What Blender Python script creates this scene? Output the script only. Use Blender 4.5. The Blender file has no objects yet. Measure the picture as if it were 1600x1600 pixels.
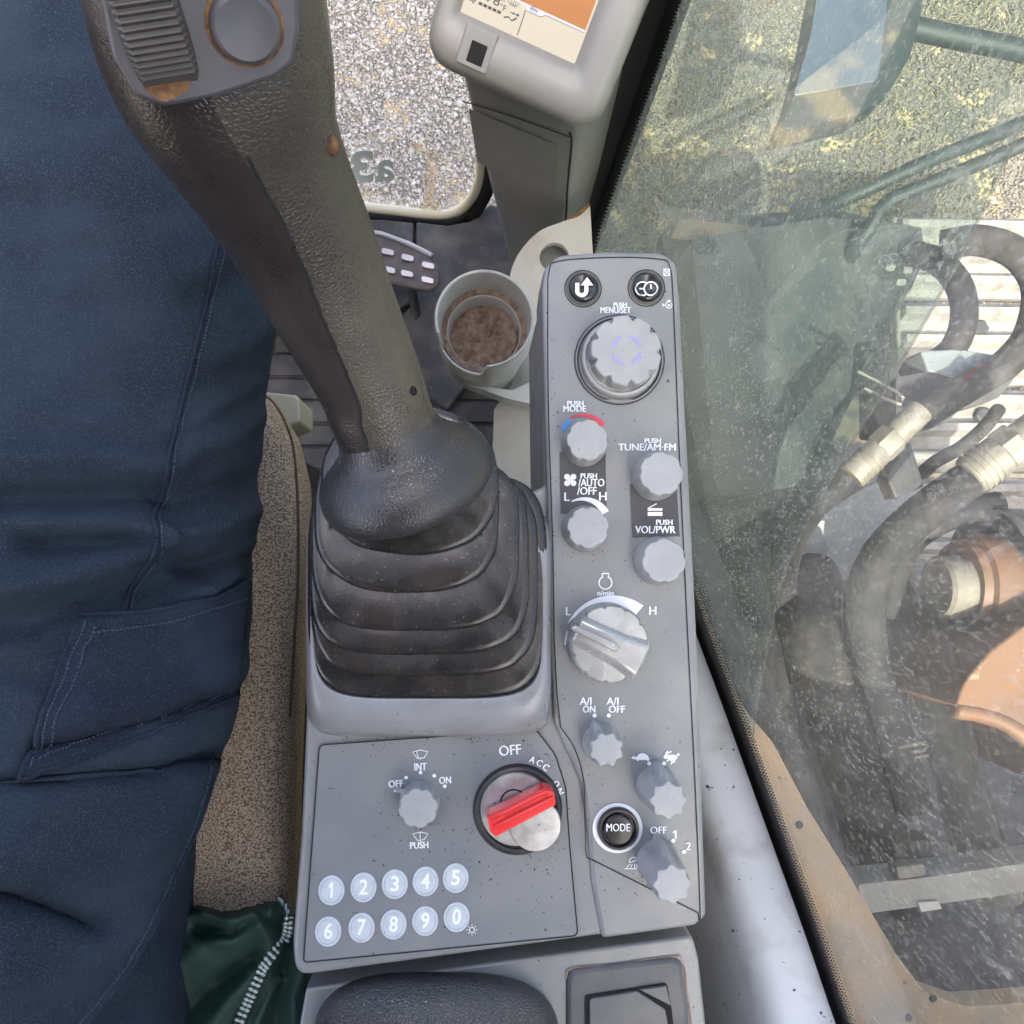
import bpy, bmesh, math, random
import numpy as np
from mathutils import Vector, Matrix, noise as mnoise
random.seed(7); rng = np.random.default_rng(7)
sc = bpy.context.scene
COL = sc.collection

# ------------------------------------------------------------------ camera
F = 1250.0                      # focal length in pixels of a 1600 px frame
CAM_Z = 2.35                    # camera height above the gravel
NAD = (745.0, 880.0)            # where straight down falls in the picture
n = np.array([(NAD[0]-800)/F, (800-NAD[1])/F, -1.0]); n /= np.linalg.norm(n)
zc = -n
yc = np.array([0, 1, 0.]) - n*n[1]; yc /= np.linalg.norm(yc)
xc = np.cross(yc, zc)
RM = np.array([xc, yc, zc])     # camera -> world
C0 = np.array([0, 0, CAM_Z])
cd = bpy.data.cameras.new('camera'); cam = bpy.data.objects.new('camera', cd); COL.objects.link(cam)
m4 = Matrix([list(RM[i]) + [C0[i]] for i in range(3)] + [[0, 0, 0, 1]])
cam.matrix_world = m4
cd.sensor_fit = 'HORIZONTAL'; cd.sensor_width = 36.0; cd.lens = 36.0*F/1600.0
cd.clip_start = 0.01; cd.clip_end = 3000
sc.camera = cam

# ------------------------------------------------------------------ sky, sun, exposure
SUN_EL, SUN_AZ = math.radians(58), math.radians(188)   # azimuth clockwise from +Y: sun behind the cab, a little to the left
w = bpy.data.worlds.new('World'); sc.world = w; w.use_nodes = True
nt = w.node_tree; bg = nt.nodes['Background']
sky = nt.nodes.new('ShaderNodeTexSky'); sky.sky_type = 'NISHITA'; sky.sun_disc = False
sky.sun_elevation = SUN_EL; sky.sun_rotation = SUN_AZ
sky.air_density = 0.55; sky.dust_density = 6.0; sky.ozone_density = 0.3
nt.links.new(sky.outputs[0], bg.inputs[0]); bg.inputs[1].default_value = 0.15
sd = bpy.data.lights.new('sun', 'SUN'); sun = bpy.data.objects.new('sun', sd); COL.objects.link(sun)
sd.energy = 2.0; sd.angle = math.radians(0.6); sd.color = (1.0, 0.95, 0.87)
sv = Vector((math.sin(SUN_AZ)*math.cos(SUN_EL), math.cos(SUN_AZ)*math.cos(SUN_EL), math.sin(SUN_EL)))
sun.rotation_euler = sv.to_track_quat('Z', 'Y').to_euler(); sun.location = sv*20
sc.view_settings.view_transform = 'Standard'; sc.view_settings.look = 'None'
sc.view_settings.exposure = 3.05; sc.view_settings.gamma = 1.0
sc.render.engine = 'CYCLES'
try:
    sc.cycles.use_denoising = True; sc.cycles.denoiser = 'OPENIMAGEDENOISE'
    sc.cycles.max_bounces = 8; sc.cycles.transparent_max_bounces = 16
    sc.cycles.caustics_reflective = False; sc.cycles.caustics_refractive = False
    sc.cycles.sample_clamp_indirect = 6
except Exception: pass

# ------------------------------------------------------------------ geometry helpers
def at(px, py, D):
    """point seen at pixel (px,py) of the 1600 px photo, D metres below the camera"""
    px = np.asarray(px, float); py = np.asarray(py, float); D = np.asarray(D, float)
    v = np.stack(np.broadcast_arrays((px-800)/F, (800-py)/F, -1.0*np.ones(np.shape(px))), -1) @ RM.T
    k = D/(-v[..., 2])
    return C0 + v*k[..., None]
def on_plane(px, py, p0, nrm):
    v = np.stack(np.broadcast_arrays((np.asarray(px, float)-800)/F, (800-np.asarray(py, float))/F, -1.0*np.ones(np.shape(px))), -1) @ RM.T
    k = ((p0-C0) @ nrm)/(v @ nrm)
    return C0 + v*k[..., None]
def to_px(P):
    q = (np.asarray(P)-C0) @ RM
    return 800+F*q[..., 0]/(-q[..., 2]), 800-F*q[..., 1]/(-q[..., 2])
def P1(px, py, D): return at(np.array(px), np.array(py), np.array(D))
def SC(D): return D/F            # metres per photo pixel at depth D
def tag(o, label, cat, group=None):
    o['label'] = label; o['category'] = cat
    if group: o['group'] = group
    return o
def thing(name, loc, label, cat, group=None):
    o = bpy.data.objects.new(name, None); COL.objects.link(o); o.location = [float(a) for a in loc]
    o.empty_display_size = 0.05
    return tag(o, label, cat, group)
def world_loc(o):
    v = Vector(o.location)
    if o.parent: v += world_loc(o.parent)
    return v
def link(name, me, m, parent=None, kind=None, label=None, loc=None):
    o = bpy.data.objects.new(name, me); COL.objects.link(o)
    if m is not None:
        me.materials.clear(); me.materials.append(m)
    if parent: o.parent = parent
    if loc is not None: o.location = [float(a) for a in loc]
    if kind: o['kind'] = kind
    if label: o['label'] = label
    return o
def shade(me, angle=40):
    if angle is None: return
    me.polygons.foreach_set('use_smooth', [True]*len(me.polygons))
    if angle < 180:
        try: me.set_sharp_from_angle(angle=math.radians(angle))
        except Exception: pass
def mk(name, V, Fc, m, parent=None, smooth=40, kind=None, label=None, bevel=0, seg=2, rev=False):
    """mesh from world-space vertices, stored relative to its parent"""
    V = np.asarray(V, float).reshape(-1, 3)
    base = np.array(world_loc(parent)) if parent else np.zeros(3)
    me = bpy.data.meshes.new(name); me.from_pydata((V-base).tolist(), [], [list(f) for f in Fc])
    bm = bmesh.new(); bm.from_mesh(me); bmesh.ops.recalc_face_normals(bm, faces=bm.faces); bm.to_mesh(me); bm.free()
    shade(me, smooth); me.update()
    o = link(name, me, m, parent, kind, label)
    if bevel:
        b = o.modifiers.new('bevel', 'BEVEL'); b.width = bevel; b.segments = seg; b.limit_method = 'ANGLE'; b.angle_limit = math.radians(35)
        b.harden_normals = False
    return o
def grid_faces(nu, nv, cu=False, cv=False):
    Fc = []
    for i in range(nu if cu else nu-1):
        for j in range(nv if cv else nv-1):
            a, b = i, (i+1) % nu; c, d = j, (j+1) % nv
            Fc.append((a*nv+c, b*nv+c, b*nv+d, a*nv+d))
    return Fc
def loft(name, rings, m, parent=None, cap=(True, True), closed=True, **kw):
    R = np.asarray(rings, float); k, nn = R.shape[:2]
    Fc = grid_faces(k, nn, False, closed)
    if closed and cap[0]: Fc.append(list(range(nn))[::-1])
    if closed and cap[1]: Fc.append([(k-1)*nn+i for i in range(nn)])
    return mk(name, R.reshape(-1, 3), Fc, m, parent, **kw)
def catmull(pts, n_per=8):
    P = np.asarray(pts, float); out = []
    Q = np.vstack([2*P[0]-P[1], P, 2*P[-1]-P[-2]])
    for i in range(1, len(Q)-2):
        for t in np.linspace(0, 1, n_per, endpoint=False):
            a, b, c, d = Q[i-1], Q[i], Q[i+1], Q[i+2]
            out.append(.5*((2*b)+(-a+c)*t+(2*a-5*b+4*c-d)*t*t+(-a+3*b-3*c+d)*t**3))
    out.append(P[-1]); return np.array(out)
def tube_rings(P, r, nseg=14, squash=1.0):
    P = np.asarray(P, float); k = len(P); r = np.broadcast_to(r, (k,))
    T = np.gradient(P, axis=0); T /= np.linalg.norm(T, axis=1)[:, None]
    up = np.array([0, 0, 1.]) if abs(T[0][2]) < .9 else np.array([1., 0, 0])
    R = []; nrm = np.cross(T[0], up); nrm /= np.linalg.norm(nrm)
    a = np.linspace(0, 2*math.pi, nseg, endpoint=False)
    for i in range(k):
        nrm = nrm - T[i]*(nrm @ T[i]); nrm /= np.linalg.norm(nrm); b = np.cross(T[i], nrm)
        R.append(P[i] + r[i]*(np.cos(a)[:, None]*nrm + squash*np.sin(a)[:, None]*b))
    return np.array(R)
def tube(name, P, r, m, parent=None, nseg=14, squash=1.0, **kw):
    return loft(name, tube_rings(P, r, nseg, squash), m, parent, **kw)
def rounded(pts, r, k=6):
    """round the corners of a 2-D polygon; r scalar or per corner"""
    P = [np.array(p, float) for p in pts]; N = len(P); r = [r]*N if np.isscalar(r) else r; out = []
    for i in range(N):
        a, b, c = P[i-1], P[i], P[(i+1) % N]
        u, v = a-b, c-b; lu, lv = np.linalg.norm(u), np.linalg.norm(v); u /= lu; v /= lv
        if r[i] <= 0: out.append(b); continue
        ang = math.acos(max(-1, min(1, u @ v)))
        d = min(r[i]/max(math.tan(ang/2), 1e-3), lu*.48, lv*.48)
        p, q = b+u*d, b+v*d
        for t in np.linspace(0, 1, k): out.append((1-t)**2*p+2*t*(1-t)*b+t*t*q)
    return np.array(out)
def arc(cx, cy, rx, a0, a1, k=32, ry=None):
    a = np.radians(np.linspace(a0, a1, k)); ry = rx if ry is None else ry
    return np.stack([cx+rx*np.cos(a), cy-ry*np.sin(a)], 1)     # counter-clockwise angles, y down
def Dval(D, p): return D(p[:, 0], p[:, 1]) if callable(D) else np.full(len(p), D)
def plate(name, pts, D, thick, m, parent=None, bevel=0.0, seg=3, smooth=35, **kw):
    """slab whose upper outline is the pixel polygon at depth D, thick metres deep"""
    p = np.asarray(pts, float); top = at(p[:, 0], p[:, 1], Dval(D, p)); bot = top-np.array([0, 0, thick])
    k = len(p)
    Fc = [list(range(k)), list(range(2*k-1, k-1, -1))]+[(i, i+k, (i+1) % k+k, (i+1) % k) for i in range(k)]
    return mk(name, np.vstack([top, bot]), Fc, m, parent, bevel=bevel, seg=seg, smooth=smooth, **kw)
def prism(name, poly, frame, thick, m, parent=None, **kw):
    """slab from a 2-D outline in metres in frame (origin,u,v,w); top at w=0"""
    o, u, v, ww = frame; p = np.asarray(poly, float); k = len(p)
    top = o+p[:, :1]*u+p[:, 1:2]*v; bot = top-thick*ww
    Fc = [list(range(k)), list(range(2*k-1, k-1, -1))]+[(i, i+k, (i+1) % k+k, (i+1) % k) for i in range(k)]
    return mk(name, np.vstack([top, bot]), Fc, m, parent, **kw)
def flats(name, polys, D, m, parent=None, **kw):
    """flat print: pixel polygons laid on the surface at depth D"""
    V, Fc = [], []
    for p in polys:
        p = np.asarray(p, float); b = len(V); V += list(at(p[:, 0], p[:, 1], Dval(D, p))); Fc.append(list(range(b, b+len(p))))
    return mk(name, V, Fc, m, parent, smooth=None, **kw)
def ribbon_poly(path, wd, closed=False):
    P = np.asarray(path, float)
    if closed: P = np.vstack([P, P[:1]])
    T = np.gradient(P, axis=0)
    if closed: T[0] = T[-1] = P[1]-P[-2]
    T /= np.maximum(np.linalg.norm(T, axis=1)[:, None], 1e-9); N = np.stack([-T[:, 1], T[:, 0]], 1)
    wd = np.broadcast_to(wd, (len(P),))[:, None]
    return P+N*wd/2, P-N*wd/2
def ribbon(name, paths, wd, D, m, parent=None, closed=False, **kw):
    V, Fc = [], []
    for path in paths:
        A, B = ribbon_poly(path, wd, closed); k = len(A); b = len(V)
        V += list(at(A[:, 0], A[:, 1], Dval(D, A)))+list(at(B[:, 0], B[:, 1], Dval(D, B)))
        Fc += [(b+i, b+i+1, b+k+i+1, b+k+i) for i in range(k-1)]
    return mk(name, V, Fc, m, parent, smooth=None, **kw)
def lathe_mesh(name, prof, seg=48, rfun=None, smooth=35, cap=True):
    """profile [(r,z)] spun about z; rfun(theta, i) scales the radius"""
    a = np.linspace(0, 2*math.pi, seg, endpoint=False); V = []
    for i, (r, z) in enumerate(prof):
        k = rfun(a, i) if rfun else np.ones(seg)
        V.append(np.stack([r*k*np.cos(a), r*k*np.sin(a), np.full(seg, z)], 1))
    V = np.array(V); Fc = grid_faces(len(prof), seg, False, True)
    if cap and prof[-1][0] > 1e-6: Fc.append([(len(prof)-1)*seg+i for i in range(seg)])
    me = bpy.data.meshes.new(name); me.from_pydata(V.reshape(-1, 3).tolist(), [], [list(f) for f in Fc])
    bm = bmesh.new(); bm.from_mesh(me); bmesh.ops.recalc_face_normals(bm, faces=bm.faces); bm.to_mesh(me); bm.free()
    shade(me, smooth); me.update(); return me
def put(name, me, m, p, parent, rz=0, label=None, **kw):
    o = link(name, me, m, parent, label=label, loc=np.array(p)-np.array(world_loc(parent)) if parent else p)
    o.rotation_euler.z = rz; return o
FONT = {}
def text_mesh(s, bold=0.012):
    k = (s, bold)
    if k in FONT: return FONT[k]
    cu = bpy.data.curves.new('t', 'FONT'); cu.body = s; cu.size = 1; cu.offset = bold; cu.resolution_u = 3; cu.align_x = 'LEFT'
    ob = bpy.data.objects.new('t', cu); COL.objects.link(ob)
    dg = bpy.context.evaluated_depsgraph_get(); me = bpy.data.meshes.new_from_object(ob.evaluated_get(dg))
    v = np.array([x.co[:] for x in me.vertices]); f = [list(p.vertices) for p in me.polygons]
    bpy.data.objects.remove(ob); bpy.data.curves.remove(cu); bpy.data.meshes.remove(me)
    lo, hi = v.min(0), v.max(0); v[:, 0] -= (lo[0]+hi[0])/2; v[:, 1] -= (lo[1]+hi[1])/2
    FONT[k] = (v, f, hi[0]-lo[0], hi[1]-lo[1]); return FONT[k]
def text(s, cx, cy, wpx, hpx, D, m, parent, ang=0, name='lettering', bold=0.012, mirror=False):
    """lettering centred on pixel (cx,cy), wpx x hpx pixels, turned ang degrees counter-clockwise"""
    v, f, tw, th = text_mesh(s, 0.0); k = bold*45; wpx -= 2*k*.8
    V, Fc = [], []; a = math.radians(ang)
    for i, (ox, oy) in enumerate(((0, 0), (k*.8, k*.25), (-k*.8, -k*.25))):      # stacked copies thicken the strokes
        x = v[:, 0]*wpx/tw; y = v[:, 1]*hpx/th
        x = (-x if mirror else x)+ox; y = y+oy
        X = cx+x*math.cos(a)-y*math.sin(a); Y = cy-(x*math.sin(a)+y*math.cos(a))
        b = len(V); V += list(at(X, Y, Dval(D, np.stack([X, Y], 1))-.00004*i)); Fc += [[q+b for q in g_] for g_ in f]
    return mk(name, V, Fc, m, parent, smooth=None)

# ------------------------------------------------------------------ materials
def mat(name, col, rough=.5, metal=0, col2=None, nscale=20, nlo=.4, nhi=.65, bump=0, bscale=200, bkind='noise', bdist=.0005,
        speck=None, sscale=300, samt=.72, spec=.5, detail=4, rvar=0, aniso=(1, 1, 1), coat=0):
    m = bpy.data.materials.new(name); m.use_nodes = True; t = m.node_tree; N, L = t.nodes, t.links
    b = N['Principled BSDF']; b.inputs['Roughness'].default_value = rough; b.inputs['Metallic'].default_value = metal
    b.inputs['Base Color'].default_value = (*col, 1); b.inputs['Specular IOR Level'].default_value = spec
    if coat: b.inputs['Coat Weight'].default_value = coat; b.inputs['Coat Roughness'].default_value = .25
    tc = N.new('ShaderNodeNewGeometry').outputs['Position']
    if aniso != (1, 1, 1):
        mp = N.new('ShaderNodeVectorMath'); mp.operation = 'MULTIPLY'; mp.inputs[1].default_value = aniso; L.new(tc, mp.inputs[0]); tc = mp.outputs[0]
    def nz(scale, det=detail):
        x = N.new('ShaderNodeTexNoise'); x.inputs['Scale'].default_value = scale; x.inputs['Detail'].default_value = det; L.new(tc, x.inputs['Vector']); return x.outputs[0]
    def rng_(o, lo, hi):
        x = N.new('ShaderNodeMapRange'); x.inputs[1].default_value = lo; x.inputs[2].default_value = hi; L.new(o, x.inputs[0]); return x.outputs[0]
    cur = None
    def mixc(fac, a, c2):
        x = N.new('ShaderNodeMix'); x.data_type = 'RGBA'; L.new(fac, x.inputs[0])
        if a is None: x.inputs[6].default_value = (*col, 1)
        else: L.new(a, x.inputs[6])
        x.inputs[7].default_value = (*c2, 1); return x.outputs[2]
    if col2 is not None: cur = mixc(rng_(nz(nscale), nlo, nhi), cur, col2)
    if speck is not None: cur = mixc(rng_(nz(sscale, 2), samt, samt+.05), cur, speck)
    if cur is not None: L.new(cur, b.inputs['Base Color'])
    if rvar:
        x = N.new('ShaderNodeMapRange'); x.inputs[1].default_value = .35; x.inputs[2].default_value = .65
        x.inputs[3].default_value = max(.02, rough-rvar); x.inputs[4].default_value = min(1, rough+rvar); L.new(nz(nscale*1.7), x.inputs[0]); L.new(x.outputs[0], b.inputs['Roughness'])
    if bump:
        bn = N.new('ShaderNodeBump'); bn.inputs['Strength'].default_value = bump; bn.inputs['Distance'].default_value = bdist
        if bkind == 'noise': h = nz(bscale)
        elif bkind == 'leather':
            x = N.new('ShaderNodeTexVoronoi'); x.feature = 'DISTANCE_TO_EDGE'; x.inputs['Scale'].default_value = bscale
            wv = N.new('ShaderNodeTexNoise'); wv.inputs['Scale'].default_value = bscale*.7; L.new(tc, wv.inputs['Vector'])
            mv = N.new('ShaderNodeVectorMath'); mv.operation = 'MULTIPLY_ADD'; mv.inputs[1].default_value = (.6/bscale,)*3; L.new(wv.outputs[1], mv.inputs[0]); L.new(tc, mv.inputs[2])
            L.new(mv.outputs[0], x.inputs['Vector']); h = rng_(x.outputs[0], 0, .22)
        elif bkind == 'voronoi':
            x = N.new('ShaderNodeTexVoronoi'); x.inputs['Scale'].default_value = bscale; L.new(tc, x.inputs['Vector']); h = x.outputs[0]
        elif bkind == 'weave':
            hs = []
            for ax in ('X', 'Y'):
                x = N.new('ShaderNodeTexWave'); x.bands_direction = ax; x.inputs['Scale'].default_value = bscale; x.inputs['Distortion'].default_value = 1.2; x.inputs['Detail'].default_value = 1; L.new(tc, x.inputs['Vector']); hs.append(x.outputs[1])
            x = N.new('ShaderNodeMath'); x.operation = 'MULTIPLY'; L.new(hs[0], x.inputs[0]); L.new(hs[1], x.inputs[1]); h = x.outputs[0]
        L.new(h, bn.inputs['Height']); L.new(bn.outputs[0], b.inputs['Normal'])
    return m
M = {}
M['panel'] = mat('panel_plastic', (.200, .209, .208), .36, col2=(.236, .238, .228), nscale=35, bump=.25, bscale=1800, bdist=.0002, speck=(.05, .048, .045), sscale=420, samt=.71, rvar=.06)
M['panel2'] = mat('panel_film', (.180, .192, .197), .34, col2=(.212, .217, .213), nscale=30, bump=.12, bscale=2500, bdist=.0001, speck=(.04, .04, .04), sscale=330, samt=.70, rvar=.06)
M['shoulder'] = mat('boot_base_plastic', (.25, .258, .262), .33, col2=(.2, .198, .192), nscale=25, bump=.25, bscale=1500, bdist=.0002, speck=(.06, .05, .045), sscale=380, samt=.72, rvar=.08)
M['knob'] = mat('knob_plastic', (.31, .315, .31), .4, col2=(.36, .36, .345), nscale=60, bump=.15, bscale=2500, bdist=.0001, speck=(.16, .155, .15), sscale=700, samt=.7)
M['dial'] = mat('dial_plastic', (.42, .42, .395), .27, metal=.35, col2=(.30, .30, .28), nscale=45, bump=.1, bscale=1500, bdist=.0001, rvar=.1)
M['white'] = mat('print_white', (.82, .83, .84), .5)
M['red_print'] = mat('print_red', (.55, .05, .07), .5)
M['blue_print'] = mat('print_blue', (.06, .28, .62), .5)
M['lilac'] = mat('print_lilac', (.3, .3, .62), .4)
M['dark_film'] = mat('dark_film', (.035, .035, .04), .45, col2=(.06, .055, .055), nscale=60)
M['seam'] = mat('seam_dark', (.012, .012, .013), .8)
M['gap'] = mat('gap_black', (.008, .008, .008), .9)
M['rubber'] = mat('black_rubber', (.02, .019, .018), .5, col2=(.05, .045, .04), nscale=60, nlo=.5, nhi=.75)
M['button'] = mat('button_black', (.02, .02, .022), .22, col2=(.05, .048, .05), nscale=90)
M['bezel'] = mat('button_bezel', (.16, .155, .145), .35)
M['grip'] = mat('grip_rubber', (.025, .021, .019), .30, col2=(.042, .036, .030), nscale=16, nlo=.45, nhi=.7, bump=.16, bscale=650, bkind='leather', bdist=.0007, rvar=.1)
M['grip_worn_sheen'] = mat('worn_sheen_grip_rubber', (.046, .041, .033), .30, col2=(.082, .071, .050), nscale=22, nlo=.42, nhi=.68, bump=.22, bscale=600, bkind='leather', bdist=.0007, rvar=.1, speck=(.05, .045, .04), sscale=140, samt=.66)  # wear plus window sheen, both put into this lighter olive
M['grip_face'] = mat('grip_face_plastic', (.055, .055, .064), .42, col2=(.075, .072, .076), nscale=40, bump=.1, bscale=900, bdist=.0002, speck=(.3, .29, .28), sscale=500, samt=.76)
M['roller'] = mat('roller_grey', (.045, .041, .038), .5, col2=(.06, .055, .05), nscale=60)
M['rust'] = mat('rust_dirt', (.09, .042, .018), .9, col2=(.22, .12, .05), nscale=260, bump=.5, bscale=600, bdist=.001)
M['skirt'] = mat('skirt_rubber', (.030, .029, .029), .30, col2=(.05, .047, .043), nscale=16, bump=.2, bscale=600, bkind='leather', bdist=.0007, rvar=.06)
M['boot'] = mat('bellows_rubber', (.017, .016, .016), .26, col2=(.036, .031, .027), nscale=45, nlo=.45, nhi=.7, bump=.15, bscale=1500, bdist=.0003, speck=(.16, .14, .12), sscale=900, samt=.68, rvar=.08)
M['column'] = mat('column_plastic', (.225, .222, .205), .42, col2=(.26, .252, .23), nscale=14, bump=.15, bscale=1200, bdist=.0002, rvar=.05)
M['beige'] = mat('beige_paint', (.46, .43, .375), .5, col2=(.36, .315, .26), nscale=28, nlo=.5, nhi=.72, speck=(.2, .14, .1), sscale=200, samt=.74)
M['cup'] = mat('cup_plastic', (.68, .67, .63), .36, col2=(.56, .54, .5), nscale=40, nlo=.5, nhi=.7)
M['mud'] = mat('dry_mud', (.20, .14, .10), .95, col2=(.34, .255, .195), nscale=160, bump=.8, bscale=350, bdist=.002)
M['cloth'] = mat('navy_twill', (.016, .025, .039), .85, col2=(.024, .036, .053), nscale=30, bump=.6, bscale=520, bkind='weave', bdist=.0004, speck=(.038, .051, .070), sscale=1400, samt=.56, spec=.2)
M['cloth2'] = mat('dark_navy_twill', (.012, .018, .032), .85, col2=(.02, .03, .048), nscale=40, bump=.6, bscale=560, bkind='weave', bdist=.0004, speck=(.036, .045, .062), sscale=1400, samt=.58, spec=.2)
M['stitch'] = mat('stitch_thread', (.035, .05, .08), .8)
M['seat'] = mat('brown_seat_fabric', (.54, .44, .33), .95, col2=(.17, .13, .095), nscale=1000, nlo=.44, nhi=.60, detail=1, bump=.7, bscale=560, bkind='voronoi', bdist=.0008, spec=.15)
M['welt'] = mat('seat_piping', (.10, .07, .045), .9, bump=.4, bscale=500, bkind='weave')
M['green'] = mat('green_nylon', (.016, .045, .034), .62, col2=(.024, .06, .045), nscale=30, bump=.25, bscale=900, bkind='weave', bdist=.0002, spec=.45)
M['zip'] = mat('zip_teeth', (.36, .44, .41), .3, metal=.3)
M['tape'] = mat('zip_tape', (.015, .035, .03), .7)
M['mat'] = mat('floor_rubber', (.045, .044, .044), .65, col2=(.12, .11, .10), nscale=24, nlo=.42, nhi=.7, bump=.4, bscale=120, bdist=.002, speck=(.22, .2, .18), sscale=200, samt=.7)
M['pedal'] = mat('pedal_rubber', (.10, .085, .08), .7, col2=(.16, .12, .1), nscale=60)
M['stud'] = mat('pedal_stud', (.42, .40, .41), .35, metal=.5)
M['steel'] = mat('bare_metal', (.62, .63, .63), .35, metal=.85, col2=(.45, .45, .45), nscale=150, speck=(.12, .12, .12), sscale=700, samt=.68)
M['redkey'] = mat('red_plastic', (.72, .03, .03), .35)
M['trim'] = mat('cab_trim_grey', (.76, .75, .73), .45, col2=(.46, .42, .37), nscale=26, nlo=.55, nhi=.78, speck=(.08, .07, .06), sscale=190, samt=.70, bump=.15, bscale=700, bdist=.0003)
M['cream'] = mat('cream_plastic', (.62, .58, .42), .4)
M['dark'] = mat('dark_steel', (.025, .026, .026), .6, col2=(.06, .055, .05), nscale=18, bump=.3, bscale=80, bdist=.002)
M['hose'] = mat('hydraulic_hose', (.014, .014, .015), .75, spec=.25, col2=(.03, .028, .025), nscale=40, nlo=.42, nhi=.7)
M['hose_pale'] = mat('dusty_hose', (.022, .022, .021), .85, spec=.2, col2=(.045, .043, .038), nscale=30, nlo=.4, nhi=.65)
M['fitting'] = mat('plated_fitting', (.12, .11, .082), .6, metal=.2, col2=(.18, .168, .132), nscale=50)
M['orange'] = mat('orange_paint', (.125, .058, .019), .6, col2=(.08, .05, .03), nscale=14, nlo=.4, nhi=.7, speck=(.2, .14, .08), sscale=70, samt=.68)
M['tan'] = mat('dusty_orange_paint', (.30, .20, .10), .75, col2=(.21, .165, .11), nscale=16, nlo=.4, nhi=.65, speck=(.08, .06, .05), sscale=90, samt=.7)
M['track'] = mat('dusty_track_steel', (.23, .218, .192), .75, col2=(.14, .13, .112), nscale=40, nlo=.45, nhi=.7, speck=(.14, .13, .12), sscale=120, samt=.68)
M['teal'] = mat('mirror_housing', (.014, .021, .021), .6)
M['mirror'] = mat('mirror_glass', (.30, .345, .36), .35, metal=1)
M['leather'] = mat('black_leatherette', (.035, .038, .042), .34, col2=(.055, .055, .055), nscale=18, bump=.45, bscale=700, bkind='leather', bdist=.0009, rvar=.06)
M['stone'] = mat('gravel_stone', (.32, .305, .275), .9, col2=(.21, .203, .188), nscale=75, nlo=.35, nhi=.65, detail=1, speck=(.46, .44, .40), sscale=90, samt=.62)
M['stone_tan_sun'] = mat('sunlit_tan_gravel_stone', (.19, .165, .12), .9, col2=(.085, .078, .066), nscale=75, nlo=.35, nhi=.65, detail=1, speck=(.30, .27, .21), sscale=90, samt=.62)  # sunlit tone put into a separate, warmer copy of the gravel
M['straw'] = mat('dry_straw', (.28, .22, .11), .8, col2=(.17, .15, .075), nscale=20)
M['roofmat'] = mat('headliner', (.12, .12, .115), .9)
M['black'] = mat('black_frit', (.006, .006, .006), .45)
# ground
gm = mat('gravel_ground', (.17, .155, .125), .95, col2=(.09, .084, .072), nscale=130, detail=6, bump=.8, bscale=150, bdist=.006, speck=(.42, .33, .17), sscale=6, samt=.55)
# see-through glass with dirt
def glass_mat(name, tint, dirt, base, scr, spread=.25, scale=9, gloss=.08, streak=(1, 1, 1)):
    m = bpy.data.materials.new(name); m.use_nodes = True; t = m.node_tree; N, L = t.nodes, t.links; N.remove(N['Principled BSDF'])
    out = N['Material Output']; geo = N.new('ShaderNodeNewGeometry').outputs['Position']
    tr = N.new('ShaderNodeBsdfTransparent'); tr.inputs[0].default_value = (*tint, 1)
    def film(col):
        df = N.new('ShaderNodeBsdfDiffuse'); df.inputs[0].default_value = (*col, 1)
        tl = N.new('ShaderNodeBsdfTranslucent'); tl.inputs[0].default_value = (*col, 1)
        dm = N.new('ShaderNodeMixShader'); dm.inputs[0].default_value = .6; L.new(df.outputs[0], dm.inputs[1]); L.new(tl.outputs[0], dm.inputs[2]); return dm.outputs[0]
    def scaled(k):
        st = N.new('ShaderNodeVectorMath'); st.operation = 'MULTIPLY'; st.inputs[1].default_value = k; L.new(geo, st.inputs[0]); return st.outputs[0]
    def nz(s, det, vec):
        x = N.new('ShaderNodeTexNoise'); x.inputs['Scale'].default_value = s; x.inputs['Detail'].default_value = det; L.new(vec, x.inputs['Vector']); return x.outputs[0]
    def ramp(o, lo, hi, a, b):
        x = N.new('ShaderNodeMapRange'); x.inputs[1].default_value = lo; x.inputs[2].default_value = hi; x.inputs[3].default_value = a; x.inputs[4].default_value = b; L.new(o, x.inputs[0]); return x.outputs[0]
    def op(kind, a, b):
        x = N.new('ShaderNodeMath'); x.operation = kind; x.use_clamp = True; L.new(a, x.inputs[0]); L.new(b, x.inputs[1]); return x.outputs[0]
    patch = ramp(nz(scale, 5, geo), .32, .68, base, base+spread*.6)                       # uneven film of dust
    smear = ramp(nz(55, 3, scaled((1, 1, .16))), .42, .72, 0, spread*.55)                 # run marks down the pane
    haze = op('ADD', patch, smear)
    fleck = op('ADD', ramp(nz(620, 2, scaled(streak)), .53, .70, 0, scr), ramp(nz(240, 4, scaled(streak)), .55, .74, 0, scr*.9))
    fleck = op('MULTIPLY', fleck, ramp(nz(scale*2.6, 3, geo), .36, .64, .40, 1.0))
    m1 = N.new('ShaderNodeMixShader'); L.new(haze, m1.inputs[0]); L.new(tr.outputs[0], m1.inputs[1]); L.new(film(dirt), m1.inputs[2])
    m3 = N.new('ShaderNodeMixShader'); L.new(fleck, m3.inputs[0]); L.new(m1.outputs[0], m3.inputs[1]); L.new(film((.62, .63, .57)), m3.inputs[2])
    gl = N.new('ShaderNodeBsdfGlossy'); gl.inputs['Roughness'].default_value = .03
    fr = N.new('ShaderNodeFresnel'); fr.inputs[0].default_value = 1.45
    g = N.new('ShaderNodeMath'); g.operation = 'MULTIPLY'; g.inputs[1].default_value = gloss/.05*.6; L.new(fr.outputs[0], g.inputs[0])
    m2 = N.new('ShaderNodeMixShader'); L.new(g.outputs[0], m2.inputs[0]); L.new(m3.outputs[0], m2.inputs[1]); L.new(gl.outputs[0], m2.inputs[2])
    L.new(m2.outputs[0], out.inputs[0]); return m
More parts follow.
